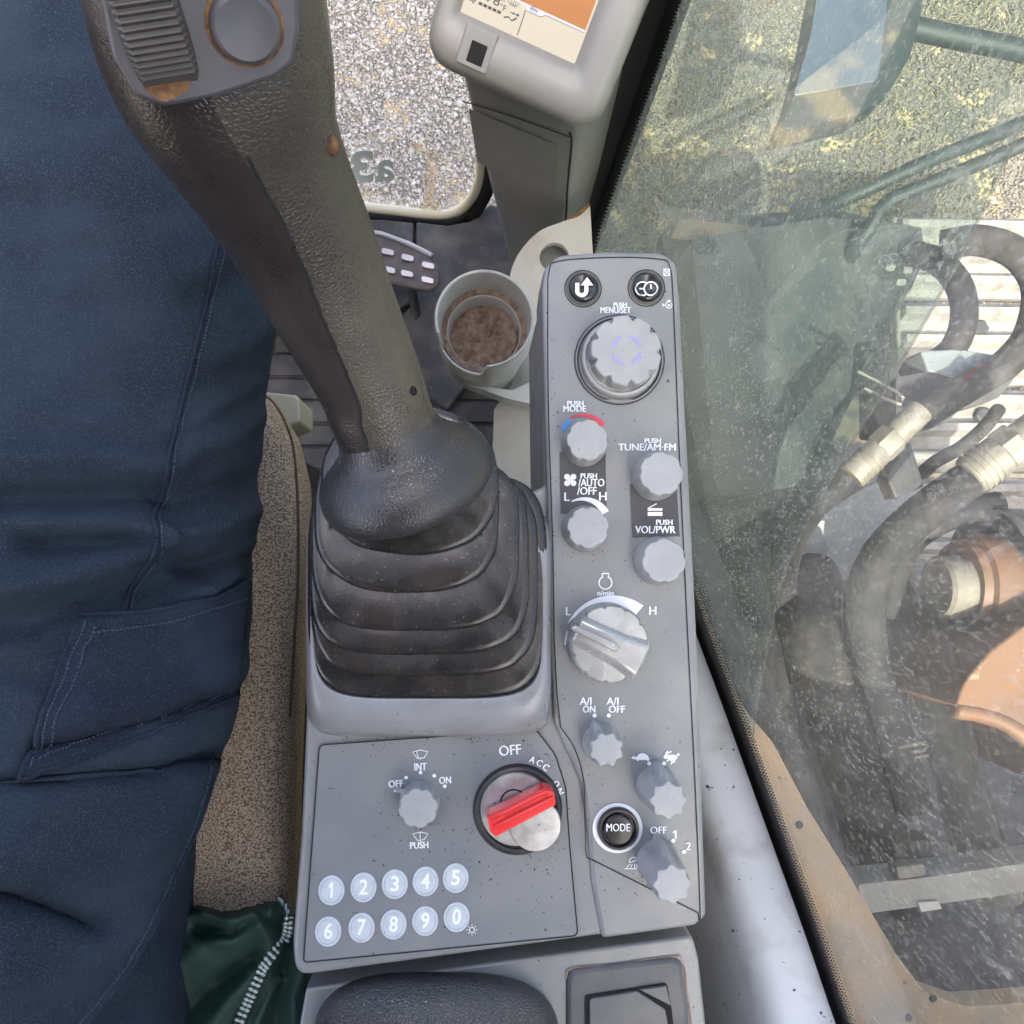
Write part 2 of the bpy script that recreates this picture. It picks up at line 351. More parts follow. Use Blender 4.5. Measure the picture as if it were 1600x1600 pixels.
M['side_glass'] = glass_mat('dusty_side_glass', (.80, .83, .79), (.42, .42, .365), .07, .28, .20, 8, .012, (1, 1, .5))
M['tint_glass'] = glass_mat('green_tinted_glass', (.64, .74, .69), (.29, .35, .315), .05, .46, .26, 6, .016, (1, 1, .5))  # tint also carries the dark green reflections of the cab
M['front_glass'] = glass_mat('clear_front_glass', (.96, .97, .96), (.6, .6, .55), .02, .04, .03, 8, .02)
def emit_mat(name, col, st):
    m = bpy.data.materials.new(name); m.use_nodes = True; b = m.node_tree.nodes['Principled BSDF']
    b.inputs['Base Color'].default_value = (*[c*.2 for c in col], 1); b.inputs['Roughness'].default_value = .2
    b.inputs['Emission Color'].default_value = (*col, 1); b.inputs['Emission Strength'].default_value = st; return m
M['lcd'] = emit_mat('screen_cream', (.74, .67, .54), .10)
M['lcd_orange'] = emit_mat('screen_orange', (.55, .24, .09), .11)
M['lcd_ink'] = mat('screen_ink', (.03, .03, .035), .4)
M['lcd_violet'] = emit_mat('screen_violet', (.62, .58, .72), .16)

# ================================================================== SETTING
def box(name, lo, hi, m, parent=None, bevel=0, **kw):
    x0, y0, z0 = lo; x1, y1, z1 = hi
    V = [(x0,y0,z0),(x1,y0,z0),(x1,y1,z0),(x0,y1,z0),(x0,y0,z1),(x1,y0,z1),(x1,y1,z1),(x0,y1,z1)]
    Fc = [(0,3,2,1),(4,5,6,7),(0,1,5,4),(1,2,6,5),(2,3,7,6),(3,0,4,7)]
    return mk(name, V, Fc, m, parent, bevel=bevel, **kw)
g = mk('ground', [(-400,-400,0),(400,-400,0),(400,400,0),(-400,400,0)], [(0,1,2,3)], gm, kind='structure')
# loose stones where the ground is seen close enough to tell them apart
def stones(x0, x1, y0, y1, cnt, name, m='stone'):
    base = np.array([(0,0,1),(1,0,.1),(.3,.95,0),(-.8,.6,.1),(-.8,-.6,0),(.3,-.95,.1),(0,0,-.6)], float)
    fc = np.array([(0,1,2),(0,2,3),(0,3,4),(0,4,5),(0,5,1),(6,2,1),(6,3,2),(6,4,3),(6,5,4),(6,1,5)])
    r = rng.lognormal(math.log(.0042), .42, cnt); a = rng.uniform(0, 6.28, cnt)
    j = base[None]*(1+rng.uniform(-.35, .35, (cnt, 7, 3)))*np.stack([r, r*rng.uniform(.6, 1, cnt), r*rng.uniform(.45, .8, cnt)], 1)[:, None]
    ca, sa = np.cos(a)[:, None], np.sin(a)[:, None]
    V = np.stack([j[..., 0]*ca-j[..., 1]*sa, j[..., 0]*sa+j[..., 1]*ca, j[..., 2]], -1)
    V += np.stack([rng.uniform(x0, x1, cnt), rng.uniform(y0, y1, cnt), rng.uniform(.0, .006, cnt)], 1)[:, None]
    Fa = (fc[None]+np.arange(cnt)[:, None, None]*7).reshape(-1, 3)
    me = bpy.data.meshes.new(name); me.vertices.add(cnt*7); me.vertices.foreach_set('co', V.reshape(-1))
    me.loops.add(Fa.size); me.loops.foreach_set('vertex_index', Fa.reshape(-1)); me.polygons.add(len(Fa))
    me.polygons.foreach_set('loop_start', np.arange(0, Fa.size, 3)); me.update(calc_edges=True); me.validate()
    return link(name, me, M[m], kind='stuff')
st = stones(-.6, .35, .85, 2.05, 40000, 'gravel'); tag(st, 'loose grey gravel seen through the front window', 'gravel')
st = stones(.35, 1.9, .5, 2.05, 48000, 'gravel', 'stone_tan_sun'); tag(st, 'loose gravel beyond the right side window and mirror', 'gravel')
# dry straw and weeds
V, Fc = [], []
for i in range(3800):
    if rng.random() < .22: x, y = rng.uniform(-.55, .2), rng.choice([rng.normal(1.95, .12), rng.uniform(1., 2.)], p=[.75, .25])
    else: x, y = rng.uniform(.45, 1.9), rng.uniform(.75, 1.95)
    if mnoise.noise(Vector((x*2.2, y*2.2, 3.1))) < .05: continue
    a = rng.uniform(0, 6.28); l = rng.uniform(.015, .06); h = rng.uniform(.004, .03); wd = .0011
    d = np.array([math.cos(a), math.sin(a)]); q = np.array([-d[1], d[0]])*wd; b = len(V)
    for t, z in ((0, .004), (.5, .006+h), (1, .006+h*.6)):
        p = np.array([x, y])+d*l*t
        V += [(*(p+q), z), (*(p-q), z)]
    Fc += [(b, b+1, b+3, b+2), (b+2, b+3, b+5, b+4)]
so = mk('dry_grass', V, Fc, M['straw'], smooth=None, kind='stuff'); tag(so, 'dry yellow straw and weeds lying over the gravel', 'grass')

# ---- cab shell around the driver
GY0 = .333; GX0 = .121
GN = np.array([1, .127, 0.]); GN /= np.linalg.norm(GN); GP = np.array([GX0, GY0, CAM_Z])     # plane of the right window
def gpt(px, py, off=0.0): return on_plane(np.array(px, float), np.array(py, float), GP-GN*off, GN)
FY = .455                                                                                       # plane of the front window
FP = np.array([0, FY, 0.]); FN = np.array([0, 1., 0])
FLOOR_D = 1.03
cf = mk('cab_floor', [(-.95, -.9, CAM_Z-FLOOR_D-.012), (.21, -.9, CAM_Z-FLOOR_D-.012), (.13, FY+.004, CAM_Z-FLOOR_D-.012), (-.95, FY+.004, CAM_Z-FLOOR_D-.012),
     (-.95, -.9, CAM_Z-FLOOR_D-.06), (.21, -.9, CAM_Z-FLOOR_D-.06), (.13, FY+.004, CAM_Z-FLOOR_D-.06), (-.95, FY+.004, CAM_Z-FLOOR_D-.06)],
     [(0,1,2,3),(7,6,5,4),(0,4,5,1),(1,5,6,2),(2,6,7,3),(3,7,4,0)], M['dark'], kind='structure')
cr = thing('cab_roof', (-.35, -.2, 2.86), 'grey unseen cab roof with a front opening added for skylight', 'roof')
box('front_panel', (-.98, .60, 2.86), (.27, .64, 2.92), M['roofmat'], cr)
box('rear_panel', (-.98, -.98, 2.86), (.27, -.02, 2.92), M['roofmat'], cr)  # opening ahead of this panel is added and sized to let skylight in
box('side_panel', (.20, -.02, 2.86), (.27, .60, 2.92), M['roofmat'], cr)
box('side_panel', (-.98, -.02, 2.86), (-.90, .60, 2.92), M['roofmat'], cr)
rw = box('rear_wall', (-.98, -.99, CAM_Z-FLOOR_D-.06), (.24, -.95, 2.86), M['roofmat']); tag(rw, 'grey rear wall of the cab behind the seat', 'wall')
for (x, y, l) in ((-.96, .56, 'front pillar of the cab on the door side'), (-.96, -.35, 'middle pillar of the cab behind the door opening')):
    p = box('cab_pillar', (x-.03, y-.03, 1.3), (x+.03, y+.03, 2.86), M['dark'], bevel=.008); tag(p, l, 'pillar')

cdoor = thing('added_door', (-.97, .1, 1.3), 'grey unseen door panel added to cut low side light', 'door')
box('door_panel', (-1.0, -.30, 1.27), (-.96, .52, 2.02), M['roofmat'], cdoor, bevel=.01)  # unseen panel, added to cut low fill light from the left
box('window_frame', (-.995, -.30, 2.02), (-.965, -.27, 2.84), M['dark'], cdoor)
# ---- floor mat: planks of ribbed rubber across the floor
fm = thing('floor_mat', P1(470, 640, FLOOR_D), 'worn grey rubber floor mat with raised cross ribs', 'mat')
box('mat_base', (-.80, -.45, CAM_Z-FLOOR_D-.012), (.118, .40, CAM_Z-FLOOR_D-.002), M['mat'], fm)
ribw = .030
for k in range(22):
    y0 = -.30+k*ribw
    if y0+ribw > .30: break
    z0 = CAM_Z-FLOOR_D+(.001 if k % 2 else .006)
    box('rib', (-.79, y0+.0015, CAM_Z-FLOOR_D-.004), (.10, y0+ribw-.0015, z0), M['mat'], fm, bevel=.002)
# front kick plates
for pts, nm in (([(380,338),(600,343),(646,347),(646,470),(560,520),(380,520)], 'left one'), ([(650,346),(700,352),(735,345),(765,318),(810,330),(830,470),(700,640),(560,560),(650,470)], 'right one')):
    o = plate('kick_plate', pts, FLOOR_D-.03, .02, M['mat'], bevel=.003)
    tag(o, 'scuffed grey plate below the front window, '+('left of the thin dark gap' if nm == 'left one' else 'right of the thin dark gap'), 'plate')

# ---- front window
fw = thing('front_window', on_plane(np.array(650.), np.array(340.), FP, FN), 'clear lower front window with cream edge and mirrored decal', 'window')
z_lo = CAM_Z-1.07
mk('pane', [(-.90, FY, z_lo), (.145, FY, z_lo), (.145, FY, 2.84), (-.90, FY, 2.84)], [(0,1,2,3)], M['front_glass'], fw, smooth=None)
ed = catmull([(380,296),(480,310),(560,322),(620,329),(680,336),(712,331),(735,312),(748,285),(752,255),(750,200)], 6)
q = on_plane(ed[:, 0], ed[:, 1], FP-FN*.006, FN)
tube('edge_trim', q, .0062, M['cream'], fw, nseg=10, label='cream window edge strip', smooth=180)
e2 = catmull([(380,312),(560,338),(640,346),(700,350),(735,335),(757,300),(768,250),(770,200)], 6)
q2 = on_plane(e2[:, 0], e2[:, 1], FP-FN*.004, FN)
tube('seal', q2, .010, M['gap'], fw, nseg=10, smooth=180)
M['decal'] = mat('decal_mint', (.85, .95, .9), .6)
for s_, cx, cy, wp, hp in (('a', 601, 267, 30, 35), ('3', 566, 260, 36, 50)):
    v, f, tw, th = text_mesh(s_, .03)
    X = cx-v[:, 0]*wp/tw; Y = cy-v[:, 1]*hp/th
    mk('decal_letter', on_plane(X, Y, FP-FN*.002, FN), f, M['decal'], fw, smooth=None)
M['smear'] = glass_mat('mud_smear', (.95, .9, .8), (.55, .42, .26), .10, .5, .5, 70, .0)
for path, wd in (([(640,225),(668,240),(676,262),(674,290),(668,312),(672,335)], [6,14,20,16,14,26]), ([(690,300),(683,320),(690,340)], [4,8,14])):
    A, B = ribbon_poly(catmull(path, 5), np.interp(np.linspace(0, 1, (len(path)-1)*5+1), np.linspace(0, 1, len(path)), wd)*(.8+.4*rng.random((len(path)-1)*5+1)))
    k = len(A); mk('mud_smear', np.vstack([on_plane(A[:,0], A[:,1], FP-FN*.003, FN), on_plane(B[:,0], B[:,1], FP-FN*.003, FN)]), [(i, i+1, k+i+1, k+i) for i in range(k-1)], M['smear'], fw, smooth=None)

# ---- right window
SILL = np.array([(905,440),(930,500),(1000,690),(1090,948),(1150,1110),(1215,1290),(1275,1455),(1325,1600),(1390,1780),(1460,1980)], float)
AP = np.array([(1100,-115),(1062,0),(1025,108),(985,220),(955,305),(932,370),(925,420)], float)     # inner edge of the black border along the front post
rwn = thing('side_window', gpt(1200., 1200.), 'dusty scratched right side window with dotted black border', 'window')
gb = gpt(SILL[:, 0], SILL[:, 1])
yb = gb[:, 1]; zb = gb[:, 2]; ya = np.linspace(GY0-.002, -.9, 24)
zs = np.interp(-ya, -yb, zb)
xs = GX0-(ya-GY0)*.127
V = [(x, y, z-.01) for x, y, z in zip(xs, ya, zs)]+[(x, y, 2.85) for x, y in zip(xs, ya)]
mk('pane', V, [(i, i+1, 25+i-1+0+1-1+0 if False else 24+i+1, 24+i) for i in range(23)], M['side_glass'], rwn, smooth=None)
edge = [(1700,-10),(1640,120),(1600,190),(1500,402),(1400,580),(1300,745),(1228,888),(1200,1010),(1182,1110),(1176,1160)]
ep = gpt([p[0] for p in edge], [p[1] for p in edge], -.004)
ins = gpt([1090,1000,930], [940,685,500], -.004); ap = gpt(AP[::-1, 0], AP[::-1, 1], -.004); tp = gpt([1500.], [-500.], -.004)
mk('inner_pane', np.vstack([ep, ins, ap, tp]), [list(range(len(ep)+len(ins)+len(ap)+1))], M['tint_glass'], rwn, smooth=None, label='overlapping pane, green tint deepened for dark reflections')
eg = catmull(ep, 4); tube('pane_edge', eg, .0006, M['side_glass'], rwn, nseg=6, smooth=180)
# black border with dotted fade
def border(path, w0, name, dots=3, step=5.2):
    Pm = catmull(path, 8); A, B = ribbon_poly(Pm, w0*2); 
    p0 = gpt(Pm[:, 0], Pm[:, 1], .002); p1 = gpt(A[:, 0], A[:, 1], .002); k = len(p0)
    mk(name, np.vstack([p0, p1]), [(i, i+1, k+i+1, k+i) for i in range(k-1)], M['black'], rwn, smooth=None)
    L = np.concatenate([[0], np.cumsum(np.linalg.norm(np.diff(Pm, axis=0), axis=1))])
    V, Fc = [], []
    for row in range(dots):
        off = 1.2+row*4.0; r = 2.5-row*.55
        for s_ in np.arange((row % 2)*step/2, L[-1], step):
            c = np.array([np.interp(s_, L, Pm[:, 0]), np.interp(s_, L, Pm[:, 1])]); d = np.array([np.interp(s_+1, L, Pm[:, 0]), np.interp(s_+1, L, Pm[:, 1])])-np.array([np.interp(s_-1, L, Pm[:, 0]), np.interp(s_-1, L, Pm[:, 1])])
            d /= max(np.linalg.norm(d), 1e-6); nn = np.array([d[1], -d[0]]); c = c+nn*off; b = len(V)
            a = np.arange(6)*math.pi/3
            V += list(gpt(c[0]+r*np.cos(a), c[1]+r*np.sin(a), .0025)); Fc.append(list(range(b, b+6)))
    mk('border_dots', V, Fc, M['black'], rwn, smooth=None, kind='stuff')
border(SILL+np.array([2, 0]), 24, 'black_border')
border(AP, 120, 'black_border', dots=1, step=6)
# front post, black, behind the border
fp_b = P1(918, 440, .86); ct = np.array([.118, .352, 0])
pp = box('front_post', (.085, .345, CAM_Z-FLOOR_D), (.135, .40, 2.86), M['black'], bevel=.008); tag(pp, 'black front right cab post behind the monitor', 'pillar')
# inner trim of the cab side below the window
rings = []
st_ = catmull(SILL-np.array([16, 0]), 4)
for (x, y) in st_:
    s = gpt(x, y, .004); inn = -GN; rr = []
    for d, h in ((0, -.10), (0, -.004), (.0015, .0015), (.005, .003), (.014, .003), (.024, .0015), (.030, -.002), (.0345, -.008), (.038, -.018), (.043, -.045), (.050, -.09), (.056, -.16), (.060, -.3)):
        rr.append(s+inn*d+np.array([0, 0, h]))
    rings.append(rr)
tr = loft('cab_side_trim', rings, M['trim'], closed=False, smooth=50); tag(tr, 'pale grey scuffed trim ledge below the right window', 'trim')
# outer skin of the cab under the window
V = [(x+.01, y, z-.02) for x, y, z in zip(xs, ya, zs)]+[(x+.01, y, CAM_Z-1.1) for x, y in zip(xs, ya)]
cw = mk('cab_wall', V, [(i, i+1, 24+i+1, 24+i) for i in range(23)], M['tan'], smooth=None); tag(cw, 'painted cab wall below the right window', 'wall')
sm = cw.modifiers.new('solid', 'SOLIDIFY'); sm.thickness = .006

# ================================================================== CONSOLE
DP = .392
def DS(x, y):                                  # depth of the tilted switch strip surface
    y = np.asarray(y, float); return .3855+(np.clip(y, 380, 1460)-400)*(.0050/1040)
def DSe(e): return lambda x, y: DS(x, y)-e
con = thing('control_console', P1(780, 1200, DP+.2), 'grey right hand control console with knobs, keypad and key switch', 'console')
body = rounded([(850,760),(846,470),(870,410),(1058,405),(1075,700),(1090,1000),(1104,1440),(462,1527),(456,1480),(470,1300),(476,1160),(482,1000),(505,850),(600,800),(780,790)],
               [10,10,20,20,200,200,22,24,200,200,200,100,40,40,40])
plate('housing', body, DP+.0005, .10, M['panel'], con, bevel=.005, seg=4)
strip = rounded([(846,452),(850,420),(872,398),(950,392),(1035,394),(1057,410),(1063,470),(1075,720),(1088,1000),(1096,1200),(1104,1432),(1086,1448),(940,1468),(924,1380),(917,1290),(908,1225),(888,1180),(866,1130),(860,1000),(857,860)],
                [30,20,30,60,25,22,60,200,200,200,14,14,10,60,60,40,30,40,60,60])
plate('switch_strip', strip, DS, .035, M['panel'], con, bevel=.0035, seg=4)
# thin inset lines
ln = catmull([(866,1000),(864,860),(857,640),(856,470),(858,425),(872,408),(960,402),(1030,405),(1046,416),(1052,470),(1062,720),(1075,1000),(1085,1200),(1094,1422),(1090,1426)], 6)
ribbon('panel_seam', [ln, np.array([(866,1000),(870,1080),(876,1136)]), catmull([(876,1136),(898,1170),(912,1220),(914,1290),(916,1335),(920,1342)], 6), np.array([(918,1340),(1090,1426)])], 1.7, DSe(.0004), M['seam'], con)
sw = rounded([(499,1164),(838,1140),(868,1180),(884,1230),(890,1320),(903,1462),(474,1504)], [10,14,40,60,100,10,6])
plate('switch_panel', sw, DP-.0006, .003, M['panel2'], con, bevel=.0004, seg=2)
ribbon('panel_seam', [sw], 2.0, DP-.0008, M['seam'], con, closed=True)
# raised base under the rubber boot
def rrect(cx, cy, hx, hy, n_, D, k=96, skew=0):
    a = np.linspace(0, 2*math.pi, k, endpoint=False); c, s = np.cos(a), np.sin(a)
    x = cx+hx*np.sign(c)*np.abs(c)**(2/n_); y = cy-hy*np.sign(s)*np.abs(s)**(2/n_)
    return at(x+skew*(y-cy), y, np.full(k, D))
R = [rrect(670,970,192,181,9,DP+.02), rrect(670,970,192,181,9,DP-.0), rrect(670,970,190,174,8,DP-.010), rrect(670,969,188,161,7.5,DP-.0145), rrect(670,968,185,146,7,DP-.0172), rrect(670,966,182,133,6,DP-.018), rrect(669,966,178,126,5,DP-.0176), rrect(669,966,170,118,5,DP-.010)]
loft('boot_base', R, M['shoulder'], con, smooth=60, label='pale grey raised base under the rubber boot')

# ---- knobs
def knob_mesh(r, h, nsc, depth, name='knob', taper=.9, top_in=.92, phase=0., width=.32, lowcut=.0, seg=144, dome=.0):
    def sc_(a):
        u = (a*nsc/(2*math.pi)+phase) % 1.0; d = np.minimum(u, 1-u)/width
        return np.where(d < 1, np.cos(np.clip(d, 0, 1)*math.pi/2)**1.0, 0)
    prof = [(r*1.0, 0), (r*1.0, h*.10), (r*.99, h*.18), (r*(taper+(1-taper)*.45), h*.55), (r*taper, h*.88), (r*taper*.985, h*.95), (r*taper*.95, h*.99), (r*taper*.90, h), (r*taper*.5, h+dome), (r*.001, h+dome)]
    kk = [0, lowcut*.6, lowcut, .75+.25*lowcut, 1, 1, 1, .9, 0, 0]
    return lathe_mesh(name, prof, seg, lambda a, i: 1-depth*kk[i]*sc_(a), smooth=32, cap=False)
KN = {}
def knob(px, py, rpx, h, nsc, depth, m='knob', label=None, D=None, base=True, **kw):
    D = float(DS(px, py)) if D is None else D
    p = P1(px, py, D-.0002); r = rpx*SC(D)
    key = (round(rpx), h, nsc, depth, tuple(sorted(kw.items())))
    if key not in KN: KN[key] = knob_mesh(r, h, nsc, depth, **kw)
    return put('knob', KN[key], M[m], p, con, label=label)
# menu knob with collar
p = P1(968, 562, float(DS(968, 562)))
s_ = SC(.386)
put('knob_recess', lathe_mesh('knob_recess', [(71*s_, .0001), (70*s_, .0006), (65.5*s_, .0006), (65*s_, -.001), (.001, -.001)], 96), M['panel'], p, con)
ribbon('panel_seam', [arc(968,562,70,0,360,97)[:-1]], 1.4, DSe(.0008), M['seam'], con, closed=True)
ribbon('panel_seam', [arc(968,562,65,0,360,97)[:-1]], 2.4, DSe(.0009), M['seam'], con, closed=True)
put('knob_collar', lathe_mesh('knob_collar', [(63*s_, .0), (63*s_, .003), (61*s_, .0045), (57*s_, .005), (54*s_, .004)], 96), M['knob'], p, con)
k1 = put('knob', knob_mesh(57*s_, .0135, 9, .13, 'menu_knob', taper=.98, phase=.2, width=.17), M['knob'], P1(971, 558, float(DS(968, 562))), con, rz=.1, label='large scalloped menu knob with lilac ring marks')
Dk = float(DS(968, 562))-.0135
ctr = np.array(to_px(P1(971, 558, float(DS(968, 562)))+np.array([0, 0, .0135])))
for a0 in (20, 112, 200, 292):
    ribbon('ring_mark', [arc(ctr[0], ctr[1], 22, a0, a0+58, 12)], 4.2, Dk-.0003, M['lilac'], con)
K = [(912,694,36,.0135,7,.075,'temperature mode knob beside red and blue arc'), (1023,745,38,.0145,7,.07,'radio tuning knob'), (913,826,36,.0135,7,.08,'fan speed knob beside white arc'), (1027,876,38,.0145,7,.07,'radio volume knob')]
for i, (x, y, r, h, ns, dp, lb) in enumerate(K):
    o = knob(x, y, r, h, ns, dp, label=lb, width=.22, phase=.15*i); o.rotation_euler.z = .5*i
# engine speed dial
ds = float(DS(952, 1010)); cx_, cy_ = 946, 1002; s_ = SC(ds)
put('dial_skirt', lathe_mesh('dial_skirt', [(61*s_, 0), (61*s_, .004), (59.5*s_, .0055), (.001, .0055)], 96), M['knob'], P1(cx_, cy_, ds), con)
de = thing  # engine dial body: scalloped cap cut by a flat grip bar
dial = lathe_mesh('engine_dial', [(60*s_, .005), (60*s_, .0105), (58.5*s_, .0125), (56*s_, .0135), (.001, .0140)], 144,
     lambda a, i: 1-(.06 if i < 4 else 0)*np.maximum(0, np.cos(a*11))**6*(np.abs(np.sin(a+.42)) > .33), smooth=32)
me = dial
co = np.array([v.co[:] for v in me.vertices])
ang = math.radians(-26)                       # bar direction: upper left to lower right in the picture
u_ = np.array([math.cos(ang), math.sin(ang)]); v_ = np.array([-u_[1], u_[0]])
put('dial', me, M['dial'], P1(cx_, cy_, ds), con, label='large worn engine speed dial with pointer bar')
# raised middle bar and hollows on both sides
def dial_pt(x, y, z): b = P1(cx_, cy_, ds); return b+np.array([*(u_*x+v_*y), z])
Dl = 58*s_
bar = [(-Dl*.98, -.0052), (Dl*.30, -.0062), (Dl*.93, -.0075), (Dl*.93, .0065), (Dl*.30, .0052), (-Dl*.98, .0045)]
V = [dial_pt(x, y, .0175) for x, y in bar]+[dial_pt(x*1.0, y*1.5, .0132) for x, y in bar]
mk('dial_bar', V, [list(range(6))]+[(i, 6+i, 6+(i+1) % 6, (i+1) % 6) for i in range(6)], M['dial'], con, bevel=.0012)
bar = [(-Dl*1.17, -.0008), (-Dl*1.05, -.0018), (Dl*.15, -.0020), (Dl*.15, .0016), (-Dl*1.05, .0012)]
V = [dial_pt(x, y, .0205) for x, y in bar]+[dial_pt(x, y, .016) for x, y in bar]
mk('dial_pointer', V, [list(range(5))]+[(i, 5+i, 5+(i+1) % 5, (i+1) % 5) for i in range(5)], M['dial'], con, bevel=.0008)
a0 = arc(952, 1010, 68, 152, 50, 40); w_ = np.linspace(3, 30, 40)
inner = np.array([952, 1010])+(a0-np.array([952, 1010]))*((68+9-w_)/68)[:, None]; outer = np.array([952, 1010])+(a0-np.array([952, 1010]))*(np.linspace(74, 83, 40)/68.)[:, None]
flats('speed_arc', [np.vstack([outer, inner[::-1]])], DSe(.0004), M['white'], con)
ribbon('speed_arc', [arc(952, 1010, 69, 178, 160, 8)], 2.5, DSe(.0004), M['white'], con)
# three pointer knobs
def pointer_knob(px, py, rz, h, rpx, lb):
    D = float(DS(px, py)); r = rpx*SC(D)
    me = KN.setdefault(('ptr', rpx, h), knob_mesh(r, h, 8, .155, taper=.87, phase=.5, width=.40, lowcut=.85))
    o = put('knob', me, M['knob'], P1(px, py, D-.0002), con, rz=rz, label=lb)
    b = P1(px, py, D); c, s = math.cos(rz), math.sin(rz)
    def L(x, y, z): return b+np.array([x*c-y*s, x*s+y*c, z])
    V = [L(r*.40, -.0030, h*.985), L(r*.40, .0030, h*.985), L(r*1.24, .0009, h*.42), L(r*1.24, -.0009, h*.42), L(r*.5, -.0046, 0), L(r*.5, .0046, 0), L(r*1.28, .0014, 0), L(r*1.28, -.0014, 0)]
    f = mk('pointer', V, [(0,1,2,3),(7,6,5,4),(0,4,5,1),(1,5,6,2),(2,6,7,3),(3,7,4,0)], M['knob'], con, bevel=.0005)
pointer_knob(940, 1160, math.radians(112), .0150, 30, 'small auto idle knob')
pointer_knob(1026, 1228, math.radians(90), .0240, 32, 'travel speed knob below turtle and rabbit marks')
pointer_knob(1028, 1345, math.radians(92), .0285, 33, 'work light knob beside off, one and two marks')
# wiper knob
D = DP-.0006; r = 31*SC(D)
o = put('knob', knob_mesh(r, .011, 8, .09, taper=.95, phase=.5, width=.28, lowcut=.5), M['knob'], P1(656, 1252, D), con, rz=.2, label='small wiper knob above keypad')
b = P1(656, 1250, D)
mk('pointer', [b+np.array([x, y, z]) for x, y, z in ((-.0105,.0065,0),(-.0125,.0058,.001),(-.006,.0065,.006),(-.004,.0025,.006),(-.0125,.0048,0),(-.005,.0005,0))], [(0,1,2),(1,4,5,3,2),(0,2,3,5),(0,5,4),(0,4,1)], M['knob'], con)
# push buttons
def button(px, py, lb):
    D = float(DS(px, py)); s = SC(D); p = P1(px, py, D)
    b_ = put('button', lathe_mesh('button', [(22.5*s, .0), (22.5*s, .0012), (21*s, .0024), (18.5*s, .0028), (15*s, .0022), (10*s, .0012), (.001, .0010)], 64), M['button'], p, con, label=lb)
    put('button_bezel', lathe_mesh('button_bezel', [(27.5*s, .0), (27.2*s, .0008), (25.5*s, .0014), (24*s, .0010), (23*s, -.0004)], 64), M['bezel'], p, con)
    ribbon('panel_seam', [arc(px, py, 28.5, 0, 360, 65)[:-1]], 1.5, DSe(.0003), M['seam'], con, closed=True)
    return D-.0026
Db = button(911, 451, 'black round return button with white bent arrow')
ribbon('icon', [np.vstack([[(902,442),(902,452)], arc(909,454,7.2,180,360,14), [(916.2,452),(916.2,445)]])], 6.4, Db, M['white'], con)
flats('icon', [[(907,446),(927,446),(917.5,433)]], Db-.0001, M['white'], con)
Db = button(1010, 450, 'black round button with two white gauge circles')
ribbon('icon', [arc(1017,451,10.5,0,360,33)[:-1]], 2.4, Db, M['white'], con, closed=True)
ribbon('icon', [arc(1004,451,10.5,60,300,24), [(999,451),(1006,451)], [(1017,444),(1017,451)]], 2.2, Db-.0001, M['white'], con)
# MODE button
D = float(DS(965, 1293)); s = SC(D); p = P1(965, 1293, D)
flats('button_ring', [np.vstack([arc(965,1294,39,0,360,65), arc(965,1294,31,360,0,65)])], DSe(.0004), M['white'], con)
put('button', lathe_mesh('mode_button', [(32*s, 0), (32*s, .0022), (30*s, .0034), (27*s, .0034), (25*s, .0014), (23.5*s, .0014), (22.5*s, .0034), (20*s, .0042), (.001, .0044)], 72), M['button'], p, con, label='black mode button in white ring')
text('MODE', 966, 1293, 37, 12, D-.0047, M['white'], con, bold=.006)
# printed icons on the strip
def T(s, cx, cy, wd, ht, ang=0, bold=.012):
    bold = .012; text(s, cx, cy, wd, ht, DSe(.0004), M['white'], con, ang, bold=bold)
T('PUSH', 969, 476, 21, 7); T('MENU/SET', 962, 484.5, 48, 9.5, bold=.03)
T('PUSH', 899, 630, 26, 7.5); T('MODE', 898, 638.5, 36, 9.5, bold=.03)
T('PUSH', 1020, 688.5, 26, 7.5); T('TUNE/AM·FM', 1011, 698.5, 90, 11, bold=.02)
flats('dark_label', [[(874,706),(946,702),(948,800),(876,803)], [(984,757),(1057,756),(1062,838),(988,840)]], DSe(.00025), M['dark_film'], con)
T('PUSH', 920, 743.5, 26, 8); T('/AUTO', 924, 754, 41, 12, bold=.02); T('/OFF', 917, 767, 31, 12, bold=.02)
T('L', 886, 776, 9, 13, bold=.03); T('H', 942, 775.5, 12, 13, bold=.03)
flats('fan_icon', [np.vstack([[(891,750)], arc(891+7*math.cos(a), 750-7*math.sin(a), 4.6, math.degrees(a)-150, math.degrees(a)+120, 12)]) for a in np.radians([45,135,225,315])], DSe(.0005), M['white'], con)
a0 = arc(914,820,36,120,30,24); c = np.array([914,820]); w_ = np.linspace(2, 13, 24)
flats('fan_arc', [np.vstack([c+(a0-c)*(43/36), (c+(a0-c)*((43-w_)/36)[:, None])[::-1]])], DSe(.0005), M['white'], con)
a0 = arc(912,690,40,118,40,16); c = np.array([912,690]); w_ = np.linspace(3, 9, 16)
flats('heat_arc', [np.vstack([c+(a0-c)*(44/40), (c+(a0-c)*((44-w_)/40)[:, None])[::-1]])], DSe(.0005), M['red_print'], con)
a0 = arc(912,690,40,150,120,10); w_ = np.linspace(9, 5, 10)
flats('cool_arc', [np.vstack([c+(a0-c)*(42/40), (c+(a0-c)*((42-w_)/40)[:, None])[::-1]])], DSe(.0005), M['blue_print'], con)
flats('radio_icon', [[(1012,794),(1035,794),(1035,798),(1012,798)], [(1012,800),(1035,800),(1035,806),(1012,806)]], DSe(.0005), M['white'], con)
ribbon('radio_icon', [[(1013,794),(1026,787)]], 1.5, DSe(.0005), M['white'], con)
T('PUSH', 1038, 816, 26, 8); T('VOL/PWR', 1024, 827.5, 63, 11.5, bold=.02)
ribbon('engine_icon', [np.vstack([[(941,896),(941,901)], arc(946,910.5,10,112,428,26), [(951,901),(951,896),(941,896)]])], 2.0, DSe(.0005), M['white'], con)
